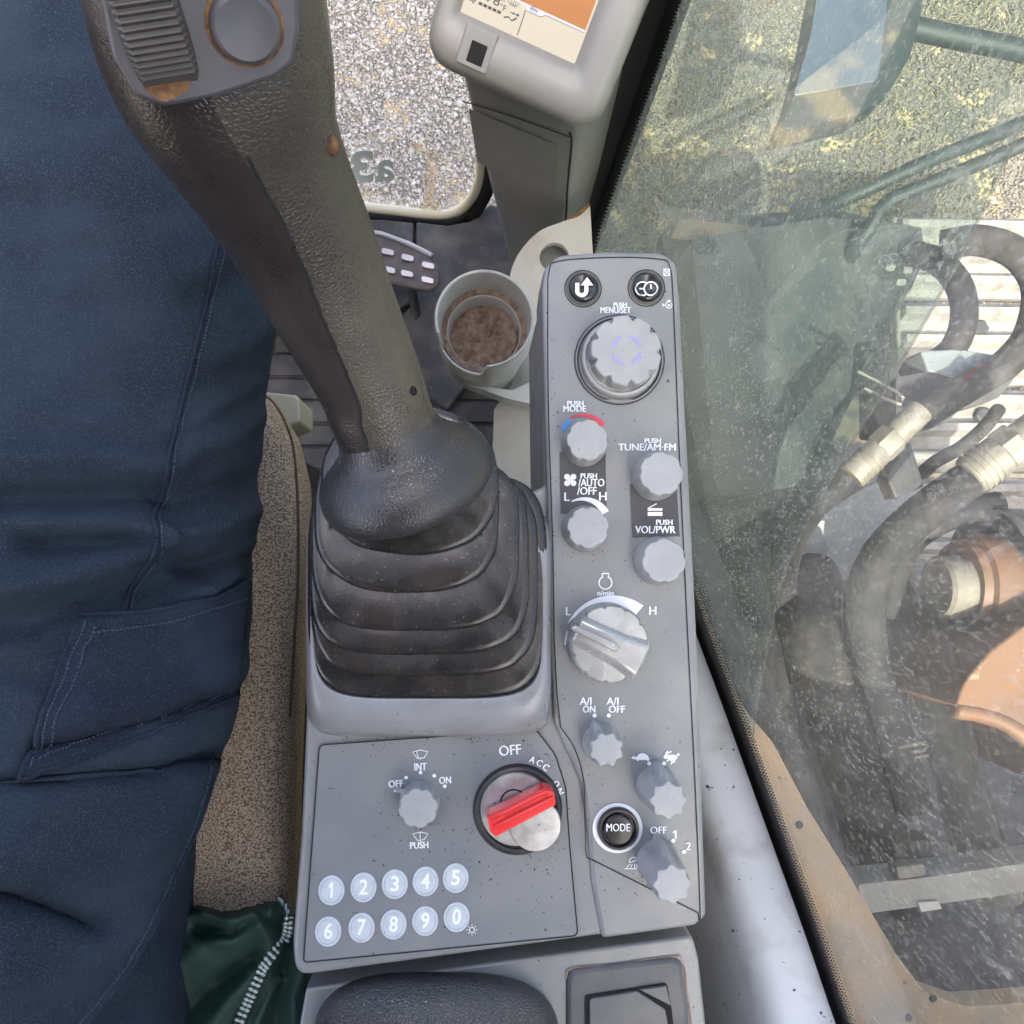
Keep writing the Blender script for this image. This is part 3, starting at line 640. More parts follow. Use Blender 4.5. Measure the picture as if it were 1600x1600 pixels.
T('n/min', 946, 926.5, 26, 8, bold=.0)
T('L', 888, 955, 8, 12.5, bold=.02); T('H', 1020, 954, 11.5, 13, bold=.02)
for s_, x in (('A/I', 915), ('A/I', 957)): T(s_, x, 1095.5, 19, 12)
T('ON', 920.5, 1108, 20, 11); T('OFF', 964, 1108, 26, 11)
def dots(pts, D_, r=3.3): flats('mark_dot', [arc(x, y, r, 0, 360, 17)[:-1] for x, y in pts], D_, M['white'], con)
dots([(929,1118),(951,1118)], DSe(.0005)); dots([(1014.5,1193),(1037.5,1193)], DSe(.0005)); dots([(1029.5,1307),(1052,1313.5),(1069,1331)], DSe(.0005))
T('OFF', 1029, 1297, 26, 11); flats('lettering', [[(1051.5,1299.5),(1055,1297.5),(1057.2,1297.5),(1057.2,1310),(1054.4,1310),(1054.4,1301),(1051.5,1302.3)]], DSe(.0004), M['white'], con); T('2', 1075.5, 1322, 8, 12)
# turtle, rabbit, work light
flats('turtle_icon', [[(986,1184.5),(989,1181.5),(993,1182),(995,1184)]+[tuple(q) for q in arc(1004,1187.5,10.5,170,10,14,10.5)]+[(1018,1183.5),(1014,1187),(1013,1189.5),(1010,1187.5),(999,1187.5),(996,1189.5),(995,1187),(988,1185.6)]], DSe(.0005), M['white'], con)
flats('rabbit_icon', [arc(1050.5,1183.5,8,0,360,17,4.6)[:-1], arc(1041,1182.5,4.2,0,360,13,3.4)[:-1], arc(1059.5,1179,2.4,0,360,9)[:-1]], DSe(.0005), M['white'], con)
ribbon('rabbit_icon', [[(1041,1180),(1044,1177),(1049,1174)], [(1040,1179.5),(1040.5,1176.5),(1044,1173)], [(1046,1186),(1042,1189.5)], [(1055,1186),(1052,1190),(1048,1194)], [(1047,1187),(1050,1190.5),(1055,1190)]], 2.0, DSe(.0006), M['white'], con)
ribbon('light_icon', [np.vstack([arc(990,1346,6.5,20,200,14), [(983.9,1348.2),(996.1,1343.8)]])[:-1], [(984,1348),(996,1343.5)], [(984,1350),(979,1356)], [(988,1350),(985,1356)], [(992,1350),(991,1356)], [(995,1350),(995.5,1356)], [(976,1357.5),(996,1357.5)]], 1.4, DSe(.0005), M['white'], con)
ribbon('screen_icon', [np.array([(1037.5,420.5),(1046,420.5),(1046,430.5),(1037.5,430.5)])], 2.0, DSe(.0005), M['white'], con, closed=True)
ribbon('screen_icon', [[(1038,421),(1046,430)], [(1046,421),(1038,430)]], 1.2, DSe(.0006), M['white'], con)
ribbon('oil_icon', [np.vstack([[(1042,469.5),(1047.5,469.5)], arc(1045,476.5,5,65,400,20)])], 1.3, DSe(.0005), M['white'], con)
flats('oil_icon', [[(1035,474),(1039,476.5),(1035,479)], arc(1045,477,2,0,360,9)[:-1]], DSe(.0005), M['white'], con)
# ---- lower left panel
def TP(s, cx, cy, wd, ht, ang=0, bold=.012):
    bold = .012; text(s, cx, cy, wd, ht, DP-.0010, M['white'], con, ang, bold=bold)
TP('INT', 657, 1198, 19.5, 11.5, 1); TP('OFF', 618.5, 1224.5, 23, 11, 4); TP('ON', 695.5, 1219, 19, 11, 3); TP('PUSH', 655, 1320.5, 29, 10.5, 3); TP('OFF', 797, 1172, 35, 16, 5)
for ch, x, y, a in (('A',832,1187,-22),('C',843,1192,-28),('C',853,1199,-36),('O',869,1225,-52),('N',875,1237,-62)): TP(ch, x, y, 9, 10.5, a)
dots([(618,1235),(634.5,1215),(657,1207),(678.5,1212),(695,1228.5)], DP-.0010, 2.9)
for yy, hh in ((1178, 1), (1306, 1)):
    ribbon('wiper_icon', [np.array([(645,yy-3),(657,yy-6),(668.5,yy-3.5),(662.5,yy+6),(652,yy+7)])], 1.3, DP-.0010, M['white'], con, closed=True)
    ribbon('wiper_icon', [[(654,yy+6),(650.5,yy-4)] if yy < 1200 else [(656.5,yy+5),(656.5,yy-5)], [(657,yy+6),(657,yy+9)]], 1.1, DP-.0011, M['white'], con)
KB = mat('keypad_film', (.52, .56, .58), .45, col2=(.46, .50, .52), nscale=200, speck=(.12, .11, .1), sscale=500, samt=.73)
ONE = (np.array([(-.5,.28,0),(-.1,.5,0),(.22,.5,0),(.22,-.5,0),(-.14,-.5,0),(-.14,.22,0),(-.5,.06,0)]), [list(range(7))], 1.0, 1.0)
me = lathe_mesh('keypad_button', [(20*SC(DP), 0), (20*SC(DP), .0004), (19.4*SC(DP), .0006), (16.8*SC(DP), .00062), (16.3*SC(DP), .0003), (15.6*SC(DP), .0003), (15.1*SC(DP), .0006), (.001, .00064)], 48)
for ch, x, y in zip('1234567890', [518,568,617,665,712,513,565,615,664.5,713.5], [1390.5,1386,1381,1376.5,1371.5,1455,1449,1444,1438.5,1432.5]):
    o = put('keypad_button', me, KB, P1(x, y, DP-.0006), con); o.scale = (.98, 1.1, 1)
    v, f, tw, th = ONE if ch == '1' else text_mesh(ch, .022); hh = 22 if y < 1420 else 23; ww = 9.5 if ch == '1' else 13.5
    X = x+v[:, 0]*ww/tw+v[:, 1]*hh/th*.06; Y = y-v[:, 1]*hh/th
    mk('digit', at(X, Y, np.full(len(X), DP-.0013)), f, M['white'], o, smooth=None)
ribbon('lamp_icon', [arc(737.5,1453,4,0,360,17)[:-1]], 1.3, DP-.001, M['white'], con, closed=True)
ribbon('lamp_icon', [[(737.5+6*math.cos(a), 1453+6*math.sin(a)), (737.5+8.5*math.cos(a), 1453+8.5*math.sin(a))] for a in np.arange(8)*math.pi/4], 1.2, DP-.001, M['white'], con)
# ignition switch
D = DP-.0006; s = SC(D); p = P1(808, 1263, D)
put('switch_collar', lathe_mesh('switch_collar', [(68.5*s, 0), (67.5*s, .0014), (65*s, .0028), (61*s, .0034), (57*s, .003), (55.5*s, .002)], 96), M['rubber'], P1(809, 1264, D), con, label='black rubber collar of key switch')
put('switch_face', lathe_mesh('switch_face', [(55*s, 0), (55*s, .0036), (53.5*s, .0046), (.001, .0046)], 96), M['steel'], P1(806, 1260, D), con, label='round metal face of key switch')
ribbon('key_slot', [arc(803,1255,21,35,175,20)], 2.6, D-.0048, M['gap'], con)
pc = P1(836, 1287, D-.006)
o = put('switch_cover', lathe_mesh('switch_cover', [(38*s, -.001), (38.5*s, .0), (38.5*s, .0018), (37.5*s, .0024), (.001, .0026)], 96), M['steel'], pc, con, label='swung aside round metal keyhole cover')
key = thing('ignition_key', P1(815, 1275, D-.006), 'red plastic ignition key in the metal key switch', 'key')
kd = D-.0185
kp = rounded([(761,1276),(852,1231),(866,1238),(869,1258),(775,1308),(766,1300)], [3,6,8,5,4,4])
plate('key_grip', kp, kd, .011, M['redkey'], key, bevel=.0012)
for pth in ([(766,1279),(848,1238.5),(858,1240)], [(772,1292),(864,1245.5)]):
    q = catmull(pth, 6); tube('grip_rail', at(q[:, 0], q[:, 1], np.full(len(q), kd-.0003)), .0008, M['redkey'], key, nseg=8, smooth=180)
plate('key_shoulder', rounded([(790,1262),(812,1250),(826,1262),(800,1276)], 3), kd+.006, .009, M['redkey'], key, bevel=.0008)
ribbon('grip_groove', [np.array([(773,1279),(848,1242),(856,1245),(778,1286)])], 1.6, kd-.0002, mat('red_shade_line', (.42, .015, .015), .4), key, closed=True)
ribbon('grip_emblem', [np.array([(788,1277),(832,1256),(835,1262),(791,1282)])], 1.4, kd-.0003, mat('red_emblem', (.5, .02, .02), .4), key, closed=True)
V = [P1(795,1262,kd+.006), P1(806,1257,kd+.006), P1(808,1264,kd+.006), P1(797,1269,kd+.006)]; V += [v-np.array([0,0,.012]) for v in V]
mk('key_blade', V, [(0,1,2,3),(0,4,5,1),(1,5,6,2),(2,6,7,3),(3,7,4,0)], M['steel'], key)

# ---- console behind: armrest, pocket
rc = thing('rear_console', P1(780, 1600, .45), 'grey rear console behind the control panel with cracked pocket lid', 'console')
DR = .408
plate('housing', rounded([(478,1545),(1082,1462),(1092,1500),(1108,1650),(1150,1850),(470,1850),(468,1600)], [6,12,60,100,20,20,60]), DR, .12, M['panel'], rc, bevel=.004)
pk = rounded([(884,1532),(892,1515),(1050,1496),(1066,1503),(1074,1560),(1090,1700),(884,1720)], [12,10,12,12,60,20,20])
plate('pocket_frame', pk, DR-.002, .01, mat('pocket_rubber', (.075, .08, .085), .5, col2=(.11, .11, .11), nscale=40), rc, bevel=.003, label='dark rubber pocket frame')
ribbon('dust_line', [catmull([(885,1530),(893,1514),(960,1507),(1050,1495),(1066,1501),(1073,1545),(1080,1600)], 5)], 3, DR-.0006, M['mud'], rc)
plate('pocket_opening', rounded([(914,1556),(1042,1536),(1050,1580),(1062,1700),(914,1700)], 6), DR-.0026, .004, M['gap'], rc, label='dark gap around pocket lid')
plate('pocket_lid', rounded([(921,1561),(996,1549),(1040,1578),(1062,1700),(921,1700)], [8,2,6,6,6]), DR-.0040, .004, M['rubber'] if False else mat('lid_rubber', (.09, .10, .10), .5, col2=(.13, .13, .125), nscale=40), rc, bevel=.001)
plate('lid_shard', [(999,1547),(1041,1541),(1049,1572)], DR-.0042, .003, bpy.data.materials['lid_rubber'], rc, bevel=.0005, label='broken corner of pocket lid')
# armrest pad
ar = []
for k in range(13):
    t = k/12; e = math.cos(t*math.pi/2)**.5 if k < 12 else 0
    e = math.sqrt(max(0, 1-t**2.2)); ar.append(rrect(682, 1645, 6+188*e, 5+122*e, 3.0, DR+.004-.030*t**.8, 80))
pad = loft('armrest_pad', ar[:-1]+[rrect(682,1645,8,6,2,DR-.0262,80)], M['leather'], smooth=180); tag(pad, 'black pebbled leatherette armrest pad at the bottom edge', 'armrest')

# grit and grime flakes lying on the panel, thickest round the key switch and the boot
V, Fc = [], []
def flakes(cnt, cx, cy, sx_, sy_, D, rlo=.5, rhi=1.8, ok=None):
    for _ in range(cnt):
        x, y = rng.normal(cx, sx_), rng.normal(cy, sy_)
        if ok is not None and not ok(x, y): continue
        r = rng.uniform(rlo, rhi)*rng.random()**.6; k = rng.integers(4, 7); a = np.sort(rng.uniform(0, 6.28, k)); b = len(V)
        q = np.stack([x+r*np.cos(a)*rng.uniform(.6, 1.4, k), y+r*np.sin(a)*rng.uniform(.6, 1.3, k)], 1)
        d = (D(x, y) if callable(D) else D)
        V.extend(at(q[:, 0], q[:, 1], np.full(k, float(d)))); Fc.append(list(range(b, b+k)))
inp = lambda x, y: 478 < x < 895 and 1168 < y < 1500 and not ((x-809)**2+(y-1266)**2 < 76**2 or (x-656)**2+(y-1256)**2 < 36**2)
ins_ = lambda x, y: 872 < x < 1088 and 420 < y < 1420 and x > 872+max(0, (y-1150))*.2
flakes(260, 660, 1290, 130, 110, DP-.0009, .4, 1.7, inp); flakes(130, 860, 1250, 30, 80, DP-.0009, .5, 2.0, inp); flakes(70, 790, 1350, 60, 14, DP-.0009, .6, 2.2, inp); flakes(60, 670, 1292, 30, 14, DP-.0009, .4, 1.6, inp)
flakes(90, 640, 1160, 160, 5, DP-.0012, .6, 2.2, lambda x, y: 490 < x < 850)
flakes(220, 975, 900, 60, 330, DSe(.0006), .4, 1.4, ins_); flakes(60, 915, 860, 25, 8, DSe(.0006), .5, 1.8, ins_); flakes(50, 1000, 1375, 22, 14, DSe(.0006), .5, 2.0, ins_); flakes(40, 940, 1200, 20, 20, DSe(.0006), .5, 1.6, ins_)
for yy in np.arange(470, 1130, 16): flakes(2, 862+(yy-470)*.01, yy, 2.5, 8, DSe(.0007), .5, 1.7)
for xx in np.arange(500, 850, 14): flakes(3, xx, 1158-(xx-500)*.04, 6, 3, DP-.0012, .5, 1.9)
o = mk('grit', V, Fc, mat('grit_dark', (.03, .026, .022), .9), smooth=None, kind='stuff'); tag(o, 'dark grit and grime specks scattered on the console panel', 'grit')

# ================================================================== JOYSTICK
js = thing('joystick', P1(670, 900, DP), 'worn black joystick lever with ribbed roller switch and folded rubber boot', 'joystick')
ST = np.array([(612,690,77,.3450),(592,640,79,.3350),(575,590,82,.325),(527,490,94,.303),(481,390,107,.281),(434,300,121,.261),(392,220,138,.2435),(358,140,163,.228),(336,60,178,.2145),(320,-40,182,.201),(306,-130,165,.191),(300,-185,110,.186),(297,-205,40,.184)], float)
tt = np.linspace(0, 1, len(ST)); 
STd = catmull(ST, 5)
cen = at(STd[:, 0], STd[:, 1], STd[:, 3]); T_ = np.gradient(cen, axis=0); T_ /= np.linalg.norm(T_, axis=1)[:, None]
T_[-12:] = T_[-13]
view = cen-C0; view /= np.linalg.norm(view, axis=1)[:, None]
n1 = np.cross(view, T_); n1 /= np.linalg.norm(n1, axis=1)[:, None]
pxr = to_px(cen+n1*.01)[0]-STd[:, 0]; n1 = np.where((pxr < 0)[:, None], -n1, n1)
n2 = np.cross(n1, T_); n2 = np.where(((n2*view).sum(1) > 0)[:, None], -n2, n2)
r1 = STd[:, 2]*STd[:, 3]/F*1.02; hd = np.clip((300-STd[:, 1])/250, 0, 1); r2 = r1*(.98-.16*hd); ex = 2+.7*hd
NS = 96; A_ = np.linspace(0, 2*math.pi, NS, endpoint=False); rings = []
for i in range(len(cen)):
    c, s = np.cos(A_), np.sin(A_); e = 2/ex[i]
    rings.append(cen[i]+n1[i]*(r1[i]*np.sign(c)*np.abs(c)**e)[:, None]+n2[i]*(r2[i]*np.sign(s)*np.abs(s)**e)[:, None])
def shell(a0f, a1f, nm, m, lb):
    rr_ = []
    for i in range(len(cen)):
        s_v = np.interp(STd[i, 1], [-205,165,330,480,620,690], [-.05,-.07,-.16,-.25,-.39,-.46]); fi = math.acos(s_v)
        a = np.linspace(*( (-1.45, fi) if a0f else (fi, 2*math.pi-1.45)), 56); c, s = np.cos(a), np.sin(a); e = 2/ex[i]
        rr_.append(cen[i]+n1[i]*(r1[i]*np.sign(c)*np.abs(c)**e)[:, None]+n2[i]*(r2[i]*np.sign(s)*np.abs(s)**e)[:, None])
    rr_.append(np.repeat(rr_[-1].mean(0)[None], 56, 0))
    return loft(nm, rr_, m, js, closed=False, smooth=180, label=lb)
shell(True, False, 'grip_shell', M['grip_worn_sheen'], 'worn olive half of the grip with painted window sheen'); shell(False, True, 'grip_shell', M['grip'], 'dark brown black half of the grip')
def gsurf(px_y, s, lift=0):
    i = np.array([np.interp(px_y, STd[::-1, 1], a[::-1]) for a in (np.arange(len(cen)),)])[0]
    j = int(np.clip(round(float(i)), 0, len(cen)-1)); e = ex[j]
    q = (1-abs(s)**e)**(1/e); nn = n1[j]*s+n2[j]*q; nn /= np.linalg.norm(nn)
    return cen[j]+n1[j]*r1[j]*s+n2[j]*r2[j]*q+nn*lift, nn, T_[j]
# moulding seam down the grip
sp = []
for y in np.linspace(150, 655, 36):
    sx = np.interp(y, [165,330,480,620,660], [-.07,-.16,-.25,-.39,-.44]); sp.append(gsurf(y, sx, -.0004)[0])
tube('grip_seam', catmull(sp, 2), .0008, M['gap'], js, nseg=8, smooth=180)
# screw holes
def disc_on(name, p, nn, ax, r, m, ring=None, lb=None, elong=1.3):
    b = np.cross(nn, ax); b /= np.linalg.norm(b); a = np.linspace(0, 2*math.pi, 24, endpoint=False)
    R = [p+ax*(elong*r*k*np.cos(a))[:, None]+b*(r*k*np.sin(a))[:, None]+nn*h for k, h in ((1.25, -.0008), (1.12, .0009), (1.0, .0010), (.9, .0005), (.001, .0004))]
    return loft(name, R, m, js, cap=(False, False), smooth=40, label=lb)
for y, s, r, lb, mm in ((222, .78, .0021, 'rusty screw hole', 'rust'), (598, .68, .0013, 'dirty screw hole', 'gap')):
    p, nn, tx = gsurf(y, s); disc_on('screw_hole', p, nn, tx, r, M[mm], lb=lb)
# face plate
j0 = int(np.argmin(np.abs(STd[:, 1]-70)))
fo = cen[j0]+n2[j0]*(r2[j0]+.0042); fw_ = n2[j0]*.96+T_[j0]*.22; fw_ /= np.linalg.norm(fw_); fu = n1[j0]; fv = np.cross(fw_, fu)
def face(px, py, h=0.): return on_plane(np.asarray(px, float), np.asarray(py, float), fo+fw_*h, fw_)
fpx = rounded([(128,-160),(150,-40),(176,90),(212,152),(258,168),(340,152),(430,122),(458,100),(468,50),(462,-160)], [10,60,60,30,30,60,25,25,60,20], 6)
top = face(fpx[:, 0], fpx[:, 1]); bot = top-fw_*.012+(face(np.array(300.), np.array(-20.))-top)*-.04; k = len(top)
mk('face_plate', np.vstack([top, bot]), [list(range(k))]+[(i, i+k, (i+1) % k+k, (i+1) % k) for i in range(k)], M['grip_face'], js, bevel=.0022, seg=3, smooth=35)
# roller switch in its slot
sl = rounded([(160,-140),(232,-140),(300,60),(304,105),(292,145),(256,161),(226,140),(195,60)], [10,10,40,20,18,16,20,60], 5)
q_ = face(sl[:, 0], sl[:, 1], .0003); mk('roller_slot', q_, [list(range(len(sl)))], M['rust'], js, smooth=None, label='rusty roller slot')
rc0 = face(np.array(228.), np.array(-22.), -.0225); al = face(np.array(270.), np.array(130.))-face(np.array(195.), np.array(-90.)); al /= np.linalg.norm(al); sd_ = np.cross(fw_, al)
rad = .0275; hw = .0078; rr = []
for th in np.linspace(-72, 62, 420):
    t = math.radians(th); rib = .00035*math.cos(th*2*math.pi/3.6) if -30 < th < 30 else 0
    ring = []
    for sx, dr in ((-1.0, -.018), (-1.0, -.004), (-.93, -.0012), (-.8, rib), (0, rib), (.8, rib), (.93, -.0012), (1.0, -.004), (1.0, -.018)):
        ring.append(rc0+sd_*sx*hw+(fw_*math.cos(t)+al*math.sin(t))*(rad+dr))
    rr.append(ring)
loft('roller', rr, M['roller'], js, closed=False, smooth=28, label='ribbed grey thumb roller')
# push button on the face
bc = face(np.array(383.), np.array(40.)); sB = np.linalg.norm(face(np.array(384.), np.array(40.))-bc)
def fdisc(name, prof, m, lb=None):
    a = np.linspace(0, 2*math.pi, 64, endpoint=False)
    R = [bc+fu*(r*sB*np.cos(a))[:, None]+fv*(r*sB*np.sin(a))[:, None]+fw_*h for r, h in prof]
    return loft(name, R, m, js, cap=(False, False), smooth=40, label=lb)
fdisc('button_gap', [(62, .0002), (58, .0004), (.01, .0004)], M['rust'], 'dirt filled ring around thumb button')
fdisc('thumb_button', [(56, 0), (56, .0012), (53, .0026), (46, .0033), (30, .0029), (12, .0027), (.01, .0027)], M['grip_face'], 'round grey thumb button')
# skirt and bellows
T0 = T_[0]; b1 = n1[0]; b2 = n2[0]; rings = []
for d, r in ((.012, 74), (.004, 79), (.000, 87), (-.0022, 98), (-.0042, 110), (-.0068, 121), (-.0102, 131), (-.0142, 138), (-.0185, 141), (-.0225, 139), (-.0250, 132), (-.026, 60)):
    c = cen[0]+T0*d; rm = r*.352/F
    rings.append(c+b1*(rm*np.cos(A_))[:, None]+b2*(rm*np.sin(A_))[:, None])
loft('skirt', rings, M['skirt'], js, smooth=60, label='pebbled rubber skirt disc of joystick')
LV = [(668,915,187,176,4.6,.3765),(662,899,178,158,4.2,.3705),(655,875,172,149,3.8,.3655),(648,846,163,140,3.4,.3605),(636,800,144,124,2.9,.3560),(640,752,139,114,2.4,.3515)]
rings = []
def brect(cx, cy, hx, hy, n_, D, seed, amp=1.0):
    a = np.linspace(0, 2*math.pi, NS, endpoint=False); c, s = np.cos(a), np.sin(a)
    wob = np.array([mnoise.noise(Vector((math.cos(t)*1.6, math.sin(t)*1.6, seed*3.7)))*3.2+mnoise.noise(Vector((math.cos(t)*5, math.sin(t)*5, seed*1.3)))*1.1 for t in a])*amp
    x = cx+(hx+wob)*np.sign(c)*np.abs(c)**(2/n_); y = cy-(hy+wob)*np.sign(s)*np.abs(s)**(2/n_)
    return at(x, y, D+wob*.00022)
for i, (cx, cy, hx, hy, n_, D) in enumerate(LV):
    if i == 0: rings += [brect(cx, cy, hx, hy, n_, D+.004, i, .2)]
    k_ = .3 if i == 0 else 1
    rings += [brect(cx, cy, hx-3, hy-3, n_, D+.0022, i, k_), brect(cx, cy, hx-.6, hy-.6, n_, D+.0010, i, k_), brect(cx, cy, hx, hy, n_, D, i, k_), brect(cx, cy, hx-1.6, hy-1.6, n_, D-.0011, i, k_), brect(cx, cy, hx-5, hy-5, n_, D-.0020, i, k_), brect(cx, cy, hx-11, hy-11, n_, D-.0024, i, k_)]
    if i < len(LV)-1:
        X = LV[i+1]; g_ = 40 if i > 2 else 30
        rings += [brect((cx+X[0])/2, (cy+X[1])/2, min(hx-g_*.7, X[2]-14), min(hy-g_*.7, X[3]-14), (n_+X[4])/2, D-.0020, i+.5, 1), brect(X[0], X[1], X[2]-15, X[3]-15, X[4], X[5]+.0026, i+.7, 1)]
    else: rings += [brect(cx-8, cy-20, hx-50, hy-50, 2, D-.004, i, 1)]
loft('boot', rings, M['boot'], js, cap=(False, False), smooth=60, label='black folded rubber bellows boot')

# ================================================================== MONITOR COLUMN
mc = thing('monitor_column', P1(850, 390, 1.0), 'olive grey monitor column with colour screen in the front right corner', 'monitor')
TOPC = [(712,118),(905,214),(978,128),(800,40)]; BOTC = [(787,402),(866,436),(914,392),(838,356)]
rings = []
for t in np.linspace(-.06, 1, 14):
    D = .555+(.90-.555)*t; cs = []
    base = [at(*np.array(TOPC[i]), .555)*(1-t)+at(*np.array(BOTC[i]), .90)*t for i in range(4)]
    P2 = rounded([(b[0], b[1]) for b in base], [.010, .007, .012, .012], 7); z = CAM_Z-D
    rings.append([(x, y, z) for x, y in P2])
body_ = loft('column_body', rings, M['column'], mc, smooth=50)
# seam and access panel on the face toward the driver
def colface(px, py, off=.0012):
    a, b, c = at(*np.array(TOPC[0]), .555), at(*np.array(TOPC[1]), .555), at(*np.array(BOTC[0]), .90)
    nn = np.cross(b-a, c-a); nn /= np.linalg.norm(nn)
    if nn @ (C0-a) < 0: nn = -nn
    return on_plane(np.asarray(px, float), np.asarray(py, float), a+nn*off, nn)
def on_face_ribbon(path, wd, m, nm='panel_seam', off=.0012):
    A, B = ribbon_poly(path, wd); k = len(A)
    mk(nm, np.vstack([colface(A[:, 0], A[:, 1], off), colface(B[:, 0], B[:, 1], off)]), [(i, i+1, k+i+1, k+i) for i in range(k-1)], m, mc, smooth=None)
apn = rounded([(733,170),(858,222),(866,232),(860,300),(852,306),(746,252)], [2,6,4,6,4,2])
k = len(apn); t1 = colface(apn[:, 0], apn[:, 1], .0008); mk('access_panel', t1, [list(range(k))], M['column'], mc, smooth=None)
on_face_ribbon(np.vstack([apn, apn[:1]])[6:], 1.3, mat('panel_line', (.30, .30, .27), .6), off=.0014)
on_face_ribbon(catmull([(890,206),(893,225),(887,290),(884,345),(880,380)], 5), 3.0, M['seam'], off=.0006)
on_face_ribbon(catmull([(722,158),(800,182),(890,214)], 5), 1.6, M['seam'], off=.001)
# head with screen
so_ = P1(720, 15, .470); sb = P1(895, 95, .470); U = sb-so_; SWD = np.linalg.norm(U); U /= SWD
hz = np.cross(np.array([0, 0, 1.]), U); hz = hz if hz[1] > 0 else -hz
tl_ = math.radians(34); Vv = hz*math.cos(tl_)+np.array([0, 0, 1.])*math.sin(tl_); Wn = np.cross(U, Vv); Wn = Wn if Wn[2] > 0 else -Wn
FR = (so_, U, Vv, Wn)
def HP(x, y, z): return so_+U*x+Vv*y+Wn*z
def rr2(x0, y0, x1, y1, r, k=6): return rounded([(x0, y0), (x1, y0), (x1, y1), (x0, y1)], r, k)
SH = .062
rings = []
for (x0, y0, x1, y1, r, z) in ((.004,-.036,SWD+.010,SH+.010,.016,-.075), (-.012,-.036,SWD+.024,SH+.016,.02,-.034), (-.0165,-.034,SWD+.029,SH+.018,.02,-.008), (-.016,-.031,SWD+.0285,SH+.018,.019,-.001), (-.0135,-.027,SWD+.026,SH+.016,.017,.0035), (-.010,-.020,SWD+.021,SH+.013,.013,.005),
        (-.004,-.008,SWD+.010,SH+.006,.006,.0035), (-.0015,-.002,SWD+.004,SH+.004,.003,-.001), (-.001,-.0012,SWD+.001,SH+.001,.001,-.0045)):
    rings.append([HP(x, y, z) for x, y in rr2(x0, y0, x1, y1, r)])
loft('screen_housing', rings, M['column'], mc, cap=(True, False), smooth=45)
prism('screen', [(-.002,-.002),(SWD+.003,-.002),(SWD+.003,SH+.003),(-.002,SH+.003)], (HP(0, 0, -.0042), U, Vv, Wn), .002, M['lcd'], mc, smooth=None, label='cream lower part of lit screen')
def YS(y): return y*.66 if y < .03 else y
def scr(name, polys, h, m):
    V, Fc = [], []
    for p in polys:
        p = np.asarray(p, float); b = len(V); V += [HP(x, YS(y), h) for x, y in p]; Fc.append(list(range(b, b+len(p))))
    return mk(name, V, Fc, m, mc, smooth=None)
X0 = SWD*.50
scr('screen_picture', [[(X0-.03, .0265), (SWD, .0265), (SWD, SH), (X0-.03, SH)]], -.0038, M['lcd_orange'])
scr('screen_tab', [[(X0, .0215), (X0+.009, .0215), (X0+.012, .0245), (SWD, .0245), (SWD, .0262), (X0-.03, .0262), (X0-.03, .0245), (X0, .0245)]], -.0037, M['lcd_violet'])
def srib(path, wd, h=-.0036, m=None, closed=False):
    A, B = ribbon_poly(np.array(path, float), wd, closed); k = len(A)
    mk('screen_line', [HP(x, YS(y), h) for x, y in np.vstack([A, B])], [(i, i+1, k+i+1, k+i) for i in range(k-1)], m or M['lcd_ink'], mc, smooth=None)
srib([(X0-.0005, 0), (X0-.0005, .0215)], .0005); srib([(X0, .0212), (X0+.0092, .0212), (X0+.0122, .0243), (SWD, .0243)], .0004)
def stext(s, x, y, wd, ht, bold=.01):
    v, f, tw, th = text_mesh(s, bold); mk('screen_text', [HP(x+a*wd/tw, YS(y+b*ht/th), -.0035) for a, b, _ in v], f, M['lcd_ink'], mc, smooth=None)
stext('78', .0165, .0185, .0085, .0075, 0); stext('°F', .0235, .0158, .0042, .0052, 0)
scr('screen_bars', [[(.0085+i*.0031, .0098), (.0108+i*.0031, .0098), (.0108+i*.0031, .0122), (.0085+i*.0031, .0122)] for i in range(5)], -.0035, M['lcd_ink'])
scr('screen_fan', [[(.0045+.0022*math.cos(a), .011+.0022*math.sin(a)), (.0045, .011), (.0045+.0022*math.cos(a+.8), .011+.0022*math.sin(a+.8))] for a in np.arange(4)*math.pi/2], -.0035, M['lcd_ink'])
srib([(.0258, .0088), (.0285, .0108), (.0310, .0088), (.0335, .0125)], .0011); scr('screen_dot', [[(.0335+.0011*math.cos(a), .0150+.0011*math.sin(a)) for a in np.arange(10)*.628]], -.0035, M['lcd_ink'])
srib([(.0285, .0148), (.0315, .0148)], .0007); scr('screen_arrow', [[(.0305, .0136), (.0305, .016), (.0322, .0148)]], -.0035, M['lcd_ink'])
srib([(.0258, .0208), (.0248, .0240), (.0285, .0250), (.0322, .0240), (.0312, .0208)], .0004, closed=True)
for a in (.027, .0285, .030): srib([(a, .0195), (a+.0004, .0215), (a, .0235)], .0004)
srib([(.0190, .0225), (.0190, .0205), (.0232, .0205), (.0232, .0235)], .0004); srib([(.0195, .0235), (.0212, .0222), (.0235, .0250)], .0005)
srib([(X0+.002, .0225), (X0+.0065, .0225), (X0+.0065, .0252), (X0+.002, .0252)], .0004, -.0034, closed=True); srib([(X0+.002, .0255), (X0+.005, .0270)], .0004, -.0034); srib([(X0+.002, .0243), (X0+.0065, .0243)], .0007, -.0034)
# socket in the chin
ch0 = HP(.014, -.019, .0047)
FRs = (ch0, U, Vv, Wn)
prism('socket_frame', rr2(-.001, -.011, .020, .012, .002), (HP(.008, -.016, .0052), U, Vv, Wn), .006, M['column'], mc, bevel=.0008)
prism('socket', rr2(0, -.0075, .0105, .0045, .0006), (HP(.0135, -.0165, .0056), U, Vv, Wn), .004, M['gap'], mc, bevel=.0004, label='small black square socket')

